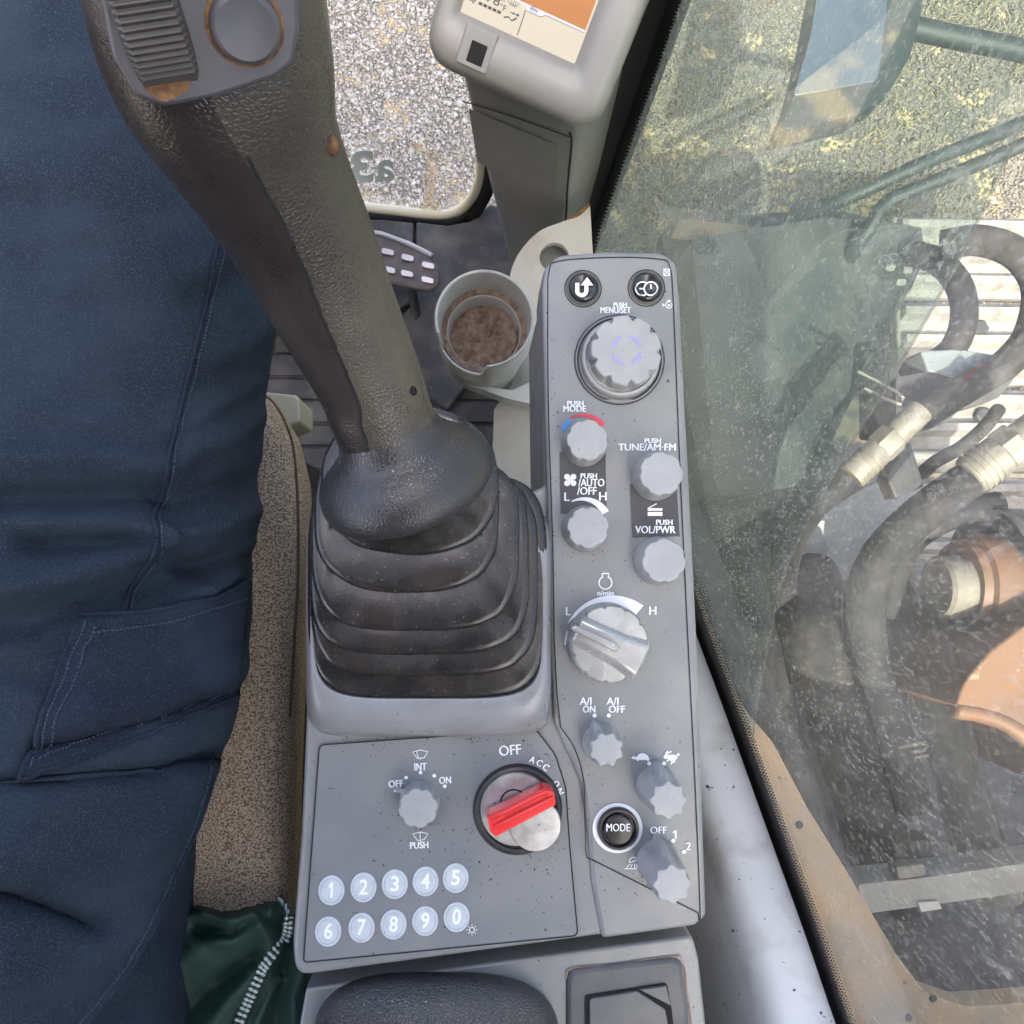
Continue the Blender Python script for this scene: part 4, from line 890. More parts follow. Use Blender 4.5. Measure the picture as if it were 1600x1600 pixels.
# ---- beige support with round hole and cup holder
DB = .66
spt = thing('console_support', P1(850, 600, DB+.2), 'beige support panel with round hole below the console', 'panel')
op = np.vstack([catmull([(793,540),(793,480),(797,430),(812,394),(842,362),(880,346),(904,338),(922,322)], 6), [(926,392),(960,600),(980,860),(780,800),(768,760),(772,640),(800,600)]])
hole = arc(866, 402, 23, 0, 360, 33)[:-1][::-1]
def holed(name, outer, hole, D, thick, m, parent):
    bm = bmesh.new(); base = np.array(world_loc(parent))
    for z, in ((0.,), (-thick,)):
        vs = []
        for loop in (outer, hole):
            P = at(loop[:, 0], loop[:, 1], np.full(len(loop), D))+np.array([0, 0, z])-base
            L = [bm.verts.new(p) for p in P]; vs.append(L)
        ed = []
        for L in vs: ed += [bm.edges.new((L[i], L[(i+1) % len(L)])) for i in range(len(L))]
        bmesh.ops.triangle_fill(bm, use_beauty=True, use_dissolve=False, edges=ed)
        if z == 0.: top = vs
        else:
            for A, B in zip(top, vs):
                for i in range(len(A)): bm.faces.new((A[i], A[(i+1) % len(A)], B[(i+1) % len(B)], B[i]))
    bmesh.ops.recalc_face_normals(bm, faces=bm.faces)
    me = bpy.data.meshes.new(name); bm.to_mesh(me); bm.free(); return link(name, me, m, parent)
holed('support_plate', op, hole, DB, .006, M['beige'], spt)
plate('support_wall', [(775,650),(900,560),(985,870),(785,810)], DB+.008, .35, M['beige'], spt)
o = plate('hole_backing', [(835,375),(900,375),(900,440),(835,440)], DB+.03, .004, M['column'], spt)
ribbon('rust_patch', [catmull([(882,343),(905,334),(921,318)], 4)], [1,2,4,5,6,6,6,5,3], DB-.0005, M['rust'], spt)
ch = thing('cup_holder', P1(757, 530, .64), 'pale grey cup holder with notched rim and dried mud inside', 'cup holder')
DC = .55; cR = 80.5*SC(DC); cc = P1(757, 497, DC)
NSg = 120; aa = np.linspace(0, 2*math.pi, NSg, endpoint=False)
def notch(a):                                     # lowered rim toward the driver's side
    c = math.radians(236); d = (a-c+math.pi) % (2*math.pi)-math.pi
    return -.025*np.clip((math.radians(36)-np.abs(d))/math.radians(6), 0, 1)
nz_ = notch(aa)
def cring(r, z, k=1.0): return np.stack([cc[0]+r*np.cos(aa), cc[1]+r*np.sin(aa), cc[2]+z+nz_*k], 1)
prof = [(cR*.86, -.105, 0), (cR*.93, -.070, 0), (cR*1.0, -.042, 0), (cR*1.02, -.036, .3), (cR*1.015, -.02, .9), (cR*.995, -.004, 1), (cR*.985, -.0008, 1), (cR*.965, 0, 1), (cR*.935, -.0008, 1), (cR*.92, -.004, 1), (cR*.90, -.022, .85), (cR*.885, -.0295, 0), (cR*.76, -.033, 0), (cR*.745, -.036, 0), (cR*.735, -.060, 0)]
loft('cup_wall', [cring(r, z, k) for r, z, k in prof], M['cup'], ch, cap=(False, False), smooth=40)
rb = [cring(cR*.875, -.0293, 0), cring(cR*.77, -.0325, 0)]
loft('dirt_ring', [rb[0]+np.array([0,0,.0006]), rb[1]+np.array([0,0,.0006])], M['mud'], ch, cap=(False, False))
V = [(cc[0], cc[1], cc[2]-.054)]; Fc = []
for i, r in enumerate(np.linspace(.06, .75, 16)):
    for j in range(72):
        a = j*2*math.pi/72; x, y = cc[0]+cR*r*math.cos(a), cc[1]+cR*r*math.sin(a)
        V.append((x, y, cc[2]-.056+.005*r*r+.005*mnoise.noise(Vector((x*130, y*130, 1)))+.0035*mnoise.noise(Vector((x*420, y*420, 4)))))
for j in range(72): Fc.append((0, 1+j, 1+(j+1) % 72))
for i in range(15):
    for j in range(72): a = 1+i*72; b = a+72; Fc.append((a+j, b+j, b+(j+1) % 72, a+(j+1) % 72))
mk('dried_mud', V, Fc, M['mud'], ch, smooth=180, label='brown dried mud in cup bottom')
for k in range(4):
    a = math.radians(8-k*13); p = np.array([cc[0]+cR*.748*math.cos(a), cc[1]+cR*.748*math.sin(a), cc[2]-.045]); tn = np.array([-math.sin(a), math.cos(a), 0]); nn = -np.array([math.cos(a), math.sin(a), 0])
    mk('drain_slot', [p+tn*x+nn*.0014+np.array([0, 0, z]) for x, z in ((-.0016,-.008),(.0016,-.008),(.0016,.008),(-.0016,.008))], [(0,1,2,3)], M['gap'], ch, smooth=None)
plate('mount_arm', rounded([(690,560),(740,600),(800,610),(838,592),(870,560),(870,640),(790,622),(730,600)], 8), .622, .02, M['cup'], ch, bevel=.004)

# ---- pedals
def pedal(loc, pts, studs, D, lb, tilt):
    pd = thing('pedal', loc, lb, 'pedal', 'travel pedals')
    Dd = lambda x, y: D+(np.asarray(y)-420)*tilt
    plate('pad', rounded(pts, 16, 5), Dd, .012, M['pedal'], pd, bevel=.004)
    A = rounded(pts, 16, 5); q = at(A[:, 0], A[:, 1], Dval(Dd, A)-.001); tube('pad_rim', np.vstack([q, q[:1]])[:max(3, int(len(q)*.45))], .0035, M['stud'], pd, nseg=8, smooth=180)
    me = None
    for (x, y) in studs:
        pts_ = rounded([(x-10, y-7), (x+10, y-2), (x+10, y+7), (x-10, y+3)], 4.5, 4)
        plate('stud', pts_, float(Dd(x, y))-.005, .006, M['stud'], pd, bevel=.0015)
    return pd
pedal(P1(640, 420, 1.0), [(500,352),(596,366),(640,382),(672,398),(686,418),(688,442),(672,454),(600,440),(500,420)], [(574,386),(606,393),(637,402),(669,414),(578,414),(608,421),(636,427),(668,437)], .935, 'metal studded pedal right of the joystick shaft', -.0002)
pedal(P1(400, 520, 1.0), [(330,470),(425,478),(430,505),(428,540),(420,560),(330,575)], [(389,505),(417,508),(389,531),(415,532)], .92, 'metal studded pedal peeking out beside the knee', -.0002)
tube('pedal_lever', at(np.array([640,645,650,640]), np.array([440,460,490,520]), np.array([.95,.98,1.0,1.02])), .006, M['dark'], None).select_set(False)
tag(bpy.data.objects['pedal_lever'], 'dark lever rod under the studded pedal', 'lever')

# ================================================================== SEAT
seat = thing('driver_seat', P1(330, 1000, .6), 'brown woven fabric driver seat cushion beside the console', 'seat')
xe = lambda y: np.interp(y, [596,604,612,640,690,760,830,1000,1200,1500,1800], [340,385,408,440,469,486,489,481,473,467,465])
ys = np.concatenate([np.linspace(596, 700, 22), np.linspace(706, 1800, 90)]); rings = []
offs = [(0,.62),(-.5,.56),(0,.520),(-3,.503),(-9,.489),(-18,.478),(-30,.470),(-46,.465),(-75,.462),(-130,.460),(-220,.460),(-420,.462),(-700,.475)]
for y in ys:
    e = float(xe(y)); fr = .05*max(0, 1-(y-596)/60)**2
    rings.append([P1(e+o, y, D+fr) for o, D in offs])
loft('cushion', rings, M['seat'], seat, closed=False, smooth=180)
wp = [(409,616),(428,632),(446,664),(457,700),(463,760),(465,830),(464,920),(458,1010),(452,1120)]
bv = None
from mathutils.bvhtree import BVHTree
def bvh_of(o):
    dg = bpy.context.evaluated_depsgraph_get(); dg.update()
    me = o.data; base = np.array(world_loc(o))
    return BVHTree.FromPolygons([Vector(v.co)+Vector(base) for v in me.vertices], [p.vertices for p in me.polygons])
def cast(bv, x, y, lift=0.):
    d = RM @ np.array([(x-800)/F, (800-y)/F, -1.0]); d /= np.linalg.norm(d)
    h = bv.ray_cast(Vector(C0), Vector(d))
    if h[0] is None: return None
    nn = np.array(h[1]); nn = nn if nn @ d < 0 else -nn
    return np.array(h[0])+nn*lift
sb_ = bvh_of(bpy.data.objects['cushion'])
pw = [cast(sb_, x, y, .0003) for x, y in catmull(wp, 6)]; pw = [p for p in pw if p is not None]
tube('piping', pw, .0010, M['welt'], seat, nseg=8, smooth=180, label='dark seam piping along cushion edge')
plate('front_bracket', rounded([(405,611),(462,617),(468,624),(468,658),(440,668),(405,665)], 6), .60, .05, M['cream'], seat, bevel=.004, label='cream plastic corner of the seat base')
bk = []
for k, (h, d) in enumerate(((-.50,.0),(-.49,.05),(-.44,.06),(.1,.05),(.2,.045),(.24,.02))):
    bk.append([(-.31+.26*np.sign(math.cos(a))*abs(math.cos(a))**.4, -.80-.12*h+(.02+d)*np.sign(math.sin(a))*abs(math.sin(a))**.5, CAM_Z+h) for a in np.linspace(0, 2*math.pi, 60, endpoint=False)])
loft('backrest', bk, M['seat'], seat, smooth=60)  # unseen, added to block light from the rear
plate('seat_base', [(150,700),(440,700),(455,1000),(440,1700),(150,1700)], .60, .30, M['dark'], seat)

# ================================================================== PERSON (thigh and knee of the driver)
per = thing('person', P1(200, 600, FLOOR_D), 'seated person in dark navy work trousers with a cargo pocket', 'person')
XR = lambda y: np.interp(y, [-300,-100,0,200,400,480,520,600,640,680,720,760,800,850,900,960,1060,1100,1180,1240,1330,1450,1600,1800], [360,385,400,415,424,424,419,408,401,405,398,394,399,388,385,386,374,366,345,325,308,300,300,300])
NA = 150; rings = []
ang = np.linspace(0, 2*math.pi, NA, endpoint=False)
def ring_at(c, ax, bx, a, b, n_=2.2):
    cc_, ss_ = np.cos(ang), np.sin(ang); e = 2/n_
    return c+ax*(a*np.sign(cc_)*np.abs(cc_)**e)[:, None]+bx*(b*np.sign(ss_)*np.abs(ss_)**e)[:, None]
EX, EY, EZ = np.eye(3)
yst = np.concatenate([np.linspace(1900, 1640, 14), np.linspace(1632, -60, 240)])
ysm = np.array([np.mean(XR(np.linspace(y-26, y+26, 9))) for y in yst])
for y, xr in zip(yst, ysm):
    a = np.interp(y, [-60, 300, 900, 1300, 1900], [.070, .080, .092, .108, .13]); b = np.interp(y, [-60, 300, 900, 1300, 1900], [.066, .070, .072, .078, .09])
    Dc = np.interp(y, [-60, 300, 900, 1300, 1900], [.398, .400, .405, .415, .43])
    c = P1(xr, y, Dc)-EX*a; rings.append(ring_at(c, EX, EZ, a, b))
kn = rings[-1].mean(0)
for d, dz, rot in ((.03,-.006,18),(.055,-.022,40),(.07,-.05,65),(.07,-.09,85),(.06,-.16,92),(.045,-.26,95),(.03,-.36,95),(.015,-.46,95),(.01,-.52,95)):
    t = math.radians(rot); up = EZ*math.cos(t)+EY*math.sin(t); sz = np.interp(-dz, [0, .05, .16, .36, .52], [1, .98, .86, .66, .58])
    rings.append(ring_at(kn+EY*d+EZ*dz, EX, up, .070*sz, .066*sz))
R = np.array(rings); nr = len(R)
# folds: (polyline in photo pixels, width px, height mm)
FOLD = [([(-60,722),(120,716),(270,728)],24,5),([(-60,776),(140,772),(255,770)],17,-6),([(-60,818),(150,814),(240,826)],15,4),([(40,852),(150,850),(238,842)],11,-5),
 ([(-60,930),(60,912),(150,888),(240,850)],22,8),([(-60,1000),(60,972),(200,925),(330,890)],22,-7),([(255,838),(330,826),(395,795)],17,4),([(265,785),(330,772),(400,742)],16,-4),([(250,872),(320,884),(388,866)],13,-5),
 ([(300,700),(350,690),(410,650)],20,3),([(330,920),(365,890),(390,850)],10,3),([(-60,1100),(60,1040),(110,1000)],30,-4),([(-60,1228),(120,1222),(250,1206),(350,1176)],13,-5),([(-60,1330),(120,1330),(280,1290)],50,4),([(-60,1392),(40,1408),(150,1448)],18,-9),
 ([(-60,1500),(80,1500),(220,1440)],50,3),([(150,1700),(250,1480),(300,1300)],26,-4),([(-40,1060),(20,1075),(60,1095)],7,2),([(200,690),(300,660),(400,600)],9,1.5),([(20,640),(140,655),(240,690)],10,1.5),([(0,200),(150,260),(300,420)],120,4),([(300,470),(350,440),(400,400)],24,-3),([(330,560),(380,540),(420,500)],22,3),([(120,1120),(260,1080),(370,1040)],26,3),([(60,1170),(220,1130),(370,1075)],14,-4)]
px_, py_ = to_px(R.reshape(-1, 3)); upf = (np.sin(ang) > -.35).astype(float)*np.clip(np.sin(ang)*2+.8, 0, 1); upf = np.tile(upf, nr)
disp = np.zeros(len(px_))
for pl, wd, amp in FOLD:
    best = np.full(len(px_), 1e9)
    for (x0, y0), (x1, y1) in zip(pl[:-1], pl[1:]):
        dx, dy = x1-x0, y1-y0; t = np.clip(((px_-x0)*dx+(py_-y0)*dy)/(dx*dx+dy*dy), 0, 1)
        best = np.minimum(best, np.hypot(px_-x0-t*dx, py_-y0-t*dy))
    disp += amp*.0015*np.exp(-(best/wd)**2)
nv = np.array([mnoise.noise(Vector((x*.012, y*.02, 0)))*.0016+mnoise.noise(Vector((x*.04, y*.06, 5)))*.0005 for x, y in zip(px_, py_)])
disp = (disp+nv)*upf; disp[(nr-9)*NA:] = 0
cen_ = np.repeat(R.mean(1), NA, 0); dirn = R.reshape(-1, 3)-cen_; dirn[:, 1] *= .3; dirn /= np.linalg.norm(dirn, axis=1)[:, None]
R = (R.reshape(-1, 3)+dirn*disp[:, None]).reshape(nr, NA, 3)
full = loft('trousers', R, M['cloth'], per, smooth=180); fb_ = bvh_of(full); bpy.data.objects.remove(full)
pyr = py_.reshape(nr, NA).mean(1); drop = np.clip((pyr-1215)/110, 0, 1); drop = drop*drop*(3-2*drop)
R[:, :, 2] -= (.024*drop)[:, None]; R[:, :, 0] -= (.012*drop)[:, None]
R2 = R.copy(); R2[:, :, 0] = -.62-R2[:, :, 0]
tor = []
for h, y, a, b in ((-.43,-.50,.17,.13),(-.36,-.52,.19,.14),(-.25,-.55,.18,.13),(-.10,-.58,.17,.12),(.05,-.60,.19,.125),(.15,-.60,.21,.12),(.21,-.60,.16,.09),(.235,-.60,.07,.07),(.29,-.59,.062,.065)):
    tor.append(np.array([-.31, y, CAM_Z+h])+np.stack([a*np.cos(ang), b*np.sin(ang), 0*ang], 1))
tor = np.array(tor); V = np.vstack([R.reshape(-1, 3), R2.reshape(-1, 3), tor.reshape(-1, 3)]); b0 = nr*NA
g1 = grid_faces(nr, NA, False, True); g3 = grid_faces(len(tor), NA, False, True)
Fc = g1+[list(range((nr-1)*NA, nr*NA)), list(range(NA))]+[tuple(i+b0 for i in f) for f in g1]+[tuple(i+2*b0 for i in f) for f in g3]+[[2*b0+(len(tor)-1)*NA+i for i in range(NA)]]
leg = mk('trousers', V, Fc, M['cloth'], per, smooth=180)
lb_ = bvh_of(leg)
def drape_grid(name, L, Rr, nu, nv, m, lift, edge_lift=0, thick=.0016, label=None, bv=None):
    """cloth patch between two pixel polylines, laid on the leg"""
    def samp(pl, t):
        pl = np.asarray(pl, float); s = np.concatenate([[0], np.cumsum(np.linalg.norm(np.diff(pl, axis=0), axis=1))]); s /= s[-1]
        return np.stack([np.interp(t, s, pl[:, 0]), np.interp(t, s, pl[:, 1])], 1)
    t = np.linspace(0, 1, nv); A, B = samp(L, t), samp(Rr, t); V = []; last = None
    for i in range(nu):
        u = i/(nu-1)
        for j in range(nv):
            x, y = A[j]*(1-u)+B[j]*u; p = cast(bv or lb_, x, y, lift)
            if p is None: p = last if last is not None else P1(x, y, .40)
            V.append(p); last = p
    o = mk(name, V, grid_faces(nu, nv), m, per, smooth=180, label=label)
    s = o.modifiers.new('solid', 'SOLIDIFY'); s.thickness = thick; s.offset = 0
    return np.array(V).reshape(nu, nv, 3)
G = drape_grid('cargo_pocket', [(130,966),(185,963),(255,953),(320,936),(360,920),(384,906)], [(34,1210),(100,1192),(190,1160),(280,1125),(340,1102),(366,1088)], 26, 40, M['cloth2'], .0022, label='dark cargo pocket with stitched flap')
tube('pocket_edge', G[0], .0012, M['cloth2'], per, nseg=8, smooth=180); tube('pocket_edge', G[-1], .0012, M['cloth2'], per, nseg=8, smooth=180); tube('pocket_edge', G[:, 0], .0014, M['cloth2'], per, nseg=8, smooth=180)
def stitches(path, lift=.0012, step=6, ln=4.0, name='stitch_line', lb_=lb_):
    P = catmull(path, 10); L = np.concatenate([[0], np.cumsum(np.linalg.norm(np.diff(P, axis=0), axis=1))]); V, Fc = [], []
    for s in np.arange(0, L[-1]-ln, step):
        a = cast(lb_, np.interp(s, L, P[:, 0]), np.interp(s, L, P[:, 1]), lift); b = cast(lb_, np.interp(s+ln, L, P[:, 0]), np.interp(s+ln, L, P[:, 1]), lift)
        if a is None or b is None: continue
        d = b-a; q = np.cross(d, EZ); q = q/max(np.linalg.norm(q), 1e-9)*.00035; k = len(V)
        V += [a+q, a-q, b-q, b+q, (a+b)/2+np.array([0, 0, .0004])]; Fc += [(k, k+1, k+4), (k+1, k+2, k+4), (k+2, k+3, k+4), (k+3, k, k+4)]
    if V: mk(name, V, Fc, M['stitch'], per, smooth=None, kind='stuff')
def seam_on_leg(path, r, m, lift=.0004, name='seam'):
    q = [cast(lb_, x, y, lift) for x, y in catmull(path, 8)]; q = [p for p in q if p is not None]; tube(name, q, r, m, per, nseg=6, smooth=180)
sm_ = [(372,408),(345,376),(330,430),(318,490),(298,570),(281,640),(266,700),(258,750),(251,782),(239,806),(245,830),(244,856),(222,890),(206,915),(196,955)]
seam_on_leg(sm_, .0011, M['cloth2']); stitches([(x+9, y) for x, y in sm_[1:]])
stitches([(150,985),(250,972),(330,952),(380,934)], .0036); stitches([(140,975),(95,1080),(48,1195)], .0036); stitches([(60,1188),(200,1138),(360,1072)], .0036); stitches([(152,978),(112,1080),(66,1180)], .0036)
HEM = [(338,1190),(331,1208),(322,1240),(305,1290),(272,1362),(240,1440),(190,1525),(130,1600),(60,1690)]
G = drape_grid('shirt_tail', [(-160,1228),(-160,1300),(-160,1400),(-160,1500),(-160,1600),(-160,1690)], HEM, 60, 60, M['cloth'], .0015, thick=.002, label='navy shirt tail hanging over the hip', bv=fb_)
tube('hem_edge', G[-1], .0014, M['cloth'], per, nseg=8, smooth=180)
stitches([(x-14, y-4) for x, y in HEM], .0045, lb_=fb_) 

# ================================================================== GREEN JACKET
jk = thing('green_jacket', P1(350, 1550, .50), 'dark green nylon jacket with zip tucked beside the seat', 'jacket')
nx, ny = 90, 80; X, Y = np.meshgrid(np.linspace(200, 478, nx), np.linspace(1396, 1720, ny))
D = .448+0*X
JF = [([(200,1580),(300,1490),(400,1440)],24,9),([(230,1640),(320,1550),(390,1500)],16,-7),([(260,1680),(330,1600),(395,1520)],14,6),([(320,1425),(370,1440),(415,1415)],12,7),([(310,1455),(360,1458),(410,1425)],9,-9),([(440,1440),(452,1480),(440,1540),(430,1640)],14,-8),([(470,1520),(455,1560),(465,1640)],14,6),([(400,1600),(420,1560),(440,1530)],8,5),([(395,1430),(420,1470),(415,1500)],12,5)]
for pl, wd, amp in JF:
    best = np.full(X.shape, 1e9)
    for (x0, y0), (x1, y1) in zip(pl[:-1], pl[1:]):
        dx, dy = x1-x0, y1-y0; t = np.clip(((X-x0)*dx+(Y-y0)*dy)/(dx*dx+dy*dy), 0, 1); best = np.minimum(best, np.hypot(X-x0-t*dx, Y-y0-t*dy))
    D = D-amp*.001*np.exp(-(best/wd)**2)
for i in range(ny):
    for j in range(nx):
        D[i, j] -= .002*mnoise.noise(Vector((X[i, j]*.03, Y[i, j]*.03, 2)))
topb = np.interp(X, [200,290,310,345,395,425,440,452,460,478], [1500,1420,1412,1424,1418,1408,1410,1424,1440,1470])
lip = np.clip((topb+14-Y)/14, 0, 1); D = D+.02*lip**2
ok = Y > topb-4
Vt = at(X, Y, D).reshape(-1, 3); Fc = [f for f in grid_faces(ny, nx) if all(ok.reshape(-1)[list(f)])]
o = mk('jacket_cloth', Vt, Fc, M['green'], jk, smooth=180); s = o.modifiers.new('solid', 'SOLIDIFY'); s.thickness = .0012
jb = bvh_of(o)
zp = catmull([(438,1409),(447,1425),(453,1442),(450,1458),(438,1474),(424,1490),(413,1508),(402,1530),(391,1556),(380,1582),(372,1605),(364,1640)], 8)
q = [cast(jb, x, y, .0008) for x, y in zp]; q = np.array([p for p in q if p is not None])
tube('zip_tape', q, .0034, M['tape'], jk, nseg=8, squash=.35, smooth=180)
L = np.concatenate([[0], np.cumsum(np.linalg.norm(np.diff(q, axis=0), axis=1))])
tm = lathe_mesh('zip_tooth', [(.0013, -.0005), (.0015, .0), (.0012, .0008), (.0004, .0012), (.00001, .00125)], 10, cap=False)
for s in np.arange(.001, L[-1], .0031):
    c = np.array([np.interp(s, L, q[:, i]) for i in range(3)]); d = np.array([np.interp(s+.0005, L, q[:, i]) for i in range(3)])-c
    if np.linalg.norm(d) < 1e-9: continue
    b = np.cross(EZ, d); b /= np.linalg.norm(b)
    for sgn in (-1, 1):
        o = put('zip_tooth', tm, M['zip'], c+b*.0013*sgn+EZ*.0015, jk, rz=math.atan2(d[1], d[0])); o.scale = (.75, 1.1, 1)

# ================================================================== OUTSIDE, RIGHT OF THE CAB
def hose(name, path, wpx, m, lb, nseg=16, grp='hydraulic hoses', parent=None, n_per=8):
    """path: (px,py,D) triples; wpx: width in photo pixels"""
    P = catmull(np.array(path, float), n_per); Q = at(P[:, 0], P[:, 1], P[:, 2]); r = (wpx/2)*P[:, 2]/F
    o = tube(name, Q, r, m, parent, nseg=nseg, smooth=180)
    if parent is None: tag(o, lb, 'hose', grp)
    return o
# crawler track: shoes with three grouser ribs each
tk = thing('crawler_track', P1(1550, 600, 1.55), 'dusty pale steel crawler track shoes in sunlight', 'track')
DT = 1.50; x0 = P1(1405, 600, DT)[0]; x1 = x0+.52; ytop = P1(1500, 480, DT)[1]; pitch = .172
for k in range(7):
    yc_ = ytop+.10-k*pitch; z = CAM_Z-DT
    sh = box('track_shoe', (x0, yc_-pitch*.47, z-.03), (x1, yc_+pitch*.47, z), M['track'], tk, bevel=.004)
    for d in (-.30, 0.02, .34):
        V = []
        for x in (x0+.006, x1-.006):
            for dy, dz in ((-.016, 0), (-.007, .024), (.007, .024), (.016, 0)): V.append((x, yc_+d*pitch+dy, z-.001+dz))
        mk('grouser', V, [(0,1,5,4),(1,2,6,5),(2,3,7,6),(0,3,2,1),(4,5,6,7)], M['track'], sh, smooth=None)
    for x in (x0+.16, x0+.30):
        put('bolt', bpy.data.meshes.get('track_bolt') or lathe_mesh('track_bolt', [(.017, 0), (.017, .012), (.013, .014)], 6, smooth=None), M['dark'], (x, yc_+.16*pitch, z), sh)
# dark machine deck under everything
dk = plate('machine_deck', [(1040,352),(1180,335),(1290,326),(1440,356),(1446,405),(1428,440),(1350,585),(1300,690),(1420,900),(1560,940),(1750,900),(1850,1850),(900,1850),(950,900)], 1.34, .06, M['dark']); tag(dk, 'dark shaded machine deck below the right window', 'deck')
# black box standing in for the cab's shadow and reflection, with slots
sbx = thing('shade_box', P1(1330, 500, 1.3), 'black box standing in for cab shade, with small pale slots', 'box')
plate('box_top', rounded([(1080,372),(1290,340),(1380,345),(1436,356),(1428,372),(1440,402),(1405,470),(1340,590),(1245,760),(1120,780)], [10,10,8,4,4,10,20,20,20,20], 4), 1.12, .2, mat('box_black', (.022, .026, .026), .5, col2=(.05, .052, .048), nscale=12), sbx, bevel=.01)
for x, y in ((1429,403),(1420,422),(1409,441),(1392,418)):
    plate('slot', rounded([(x-7,y-5),(x+8,y-5),(x+6,y+5),(x-9,y+5)], 3, 3), 1.118, .004, M['track'], sbx)
ribbon('lit_edge', [[(1438,412),(1420,458)], [(1400,352),(1436,358)]], 2.2, 1.117, M['fitting'], sbx)  # pale ribbons painted as lit edges of the box
# orange light stripes (reflective stickers) on the deck edge
st_ = plate('reflector_strip', [(1062,342),(1170,352),(1180,382),(1048,372)], 1.30, .004, M['tan']); tag(st_, 'tan painted plate ahead of the black shade box', 'plate')
# mirror
mr = thing('rear_mirror', P1(1330, 60, 1.25), 'rear view mirror with teal black housing on a short arm', 'mirror')
plate('mirror_housing', rounded([(1302,-140),(1450,-140),(1440,20),(1422,90),(1386,150),(1342,178),(1270,196),(1216,206),(1240,150),(1262,70)], [10,20,30,30,30,30,30,4,10,40], 5), 1.20, .06, M['teal'], mr, bevel=.008)
plate('mirror_glass', rounded([(1300,-130),(1395,-130),(1385,20),(1372,126),(1240,150),(1266,60)], [4,10,20,10,4,20], 4), 1.196, .004, M['mirror'], mr, bevel=.001)
hose('mirror_arm', [(1418,42,1.25),(1500,60,1.24),(1600,80,1.22),(1720,110,1.2)], 36, M['teal'], '', parent=mr)
# handrail bars
a = hose('handrail', [(1690,150,.98),(1600,192,1.0),(1460,248,1.02),(1345,300,1.05),(1290,322,1.08),(1240,330,1.12)], 24, M['teal'], '', n_per=8); tag(a, 'upper dark handrail bar running out to the right', 'handrail', 'handrails')
a = hose('handrail', [(1690,175,1.0),(1600,225,1.02),(1500,268,1.04),(1420,300,1.06),(1385,318,1.07),(1362,350,1.08),(1330,400,1.12),(1300,450,1.22)], 24, M['teal'], ''); tag(a, 'lower dark handrail bar bending down to the shade box', 'handrail', 'handrails')
# looping hoses
hose('hydraulic_hose', [(1430,396,1.10),(1470,412,1.06),(1500,450,1.02),(1506,500,1.0),(1488,545,1.0),(1450,572,1.02),(1410,590,1.04)], 42, M['hose'], 'thick black hose bent in a tight loop')
hose('hydraulic_hose', [(1470,384,1.04),(1530,376,1.02),(1590,398,1.0),(1622,450,.99),(1610,520,.98),(1570,570,.97),(1500,612,.96),(1440,650,.95)], 50, M['hose_pale'], 'grey dusty hose arching over the tight black loop')
blk = plate('hose_block', rounded([(1438,548),(1500,545),(1590,560),(1596,580),(1520,600),(1450,580)], 4), .985, .04, mat('grey_paint', (.13, .15, .15), .5), bevel=.004); tag(blk, 'pale grey steel block under the hose loops', 'block')
blk = plate('hose_clamp', rounded([(1400,590),(1460,578),(1590,586),(1560,622),(1540,630),(1500,640),(1480,660),(1440,675),(1400,668)], 6), .99, .10, M['dark'], bevel=.006); tag(blk, 'dark clamp plate below the grey steel block', 'clamp')
stp = tube('wire_bail', at(np.array([1340,1370,1400,1412,1408,1380,1350]), np.array([580,595,612,622,632,622,606]), np.full(7, .95)), .0022, M['fitting'], None, nseg=8); tag(stp, 'small bent wire loop beside the hose fitting', 'wire')
# hoses with plated fittings
def fitted(path, wpx, fit, lb, m='hose'):
    t = thing('hydraulic_hose', P1(*path[-1]), lb, 'hose', 'hydraulic hoses')
    hose('hose', path, wpx, M[m], '', parent=t)
    P = np.array(fit, float); Q = at(P[:, 0], P[:, 1], P[:, 2]); d = Q[-1]-Q[0]
    for a, b, k, nsg in ((0, .42, 1.25, 20), (.40, .62, 1.38, 6), (.60, 1.0, 1.1, 20)):
        q = [Q[0]+d*a, Q[0]+d*(a+.02), Q[0]+d*(b-.02), Q[0]+d*b]; r = np.array([.93, 1, 1, .93])*wpx/2*k*.86*P[0, 2]/F
        tube('fitting', q, r, M['fitting'], t, nseg=nsg, smooth=30)
    for a in (.05, .12, .19, .26):
        tube('crimp_ring', [Q[0]+d*a, Q[0]+d*(a+.03)], wpx/2*1.13*P[0, 2]/F, M['fitting'], t, nseg=20, smooth=30)
    return t
fitted([(1362,722,.90),(1310,758,.92),(1265,800,.95),(1232,860,1.0),(1222,940,1.05),(1240,1040,1.1)], 44, [(1330,745,.90),(1440,640,.88)], 'black hose with plated fitting nearest the shade box')
fitted([(1545,730,.86),(1470,780,.88),(1410,830,.90),(1370,880,.93),(1350,950,.95),(1362,1050,.97),(1395,1150,.99),(1425,1260,1.0)], 62, [(1515,745,.86),(1640,655,.83)], 'thick black hose with plated fitting over the sunlit track')
hose('hydraulic_hose', [(1560,790,.95),(1500,800,.95),(1440,830,.97),(1400,880,.98),(1385,960,1.0)], 46, M['hose'], 'black hose tucked under the thick fitted hose')
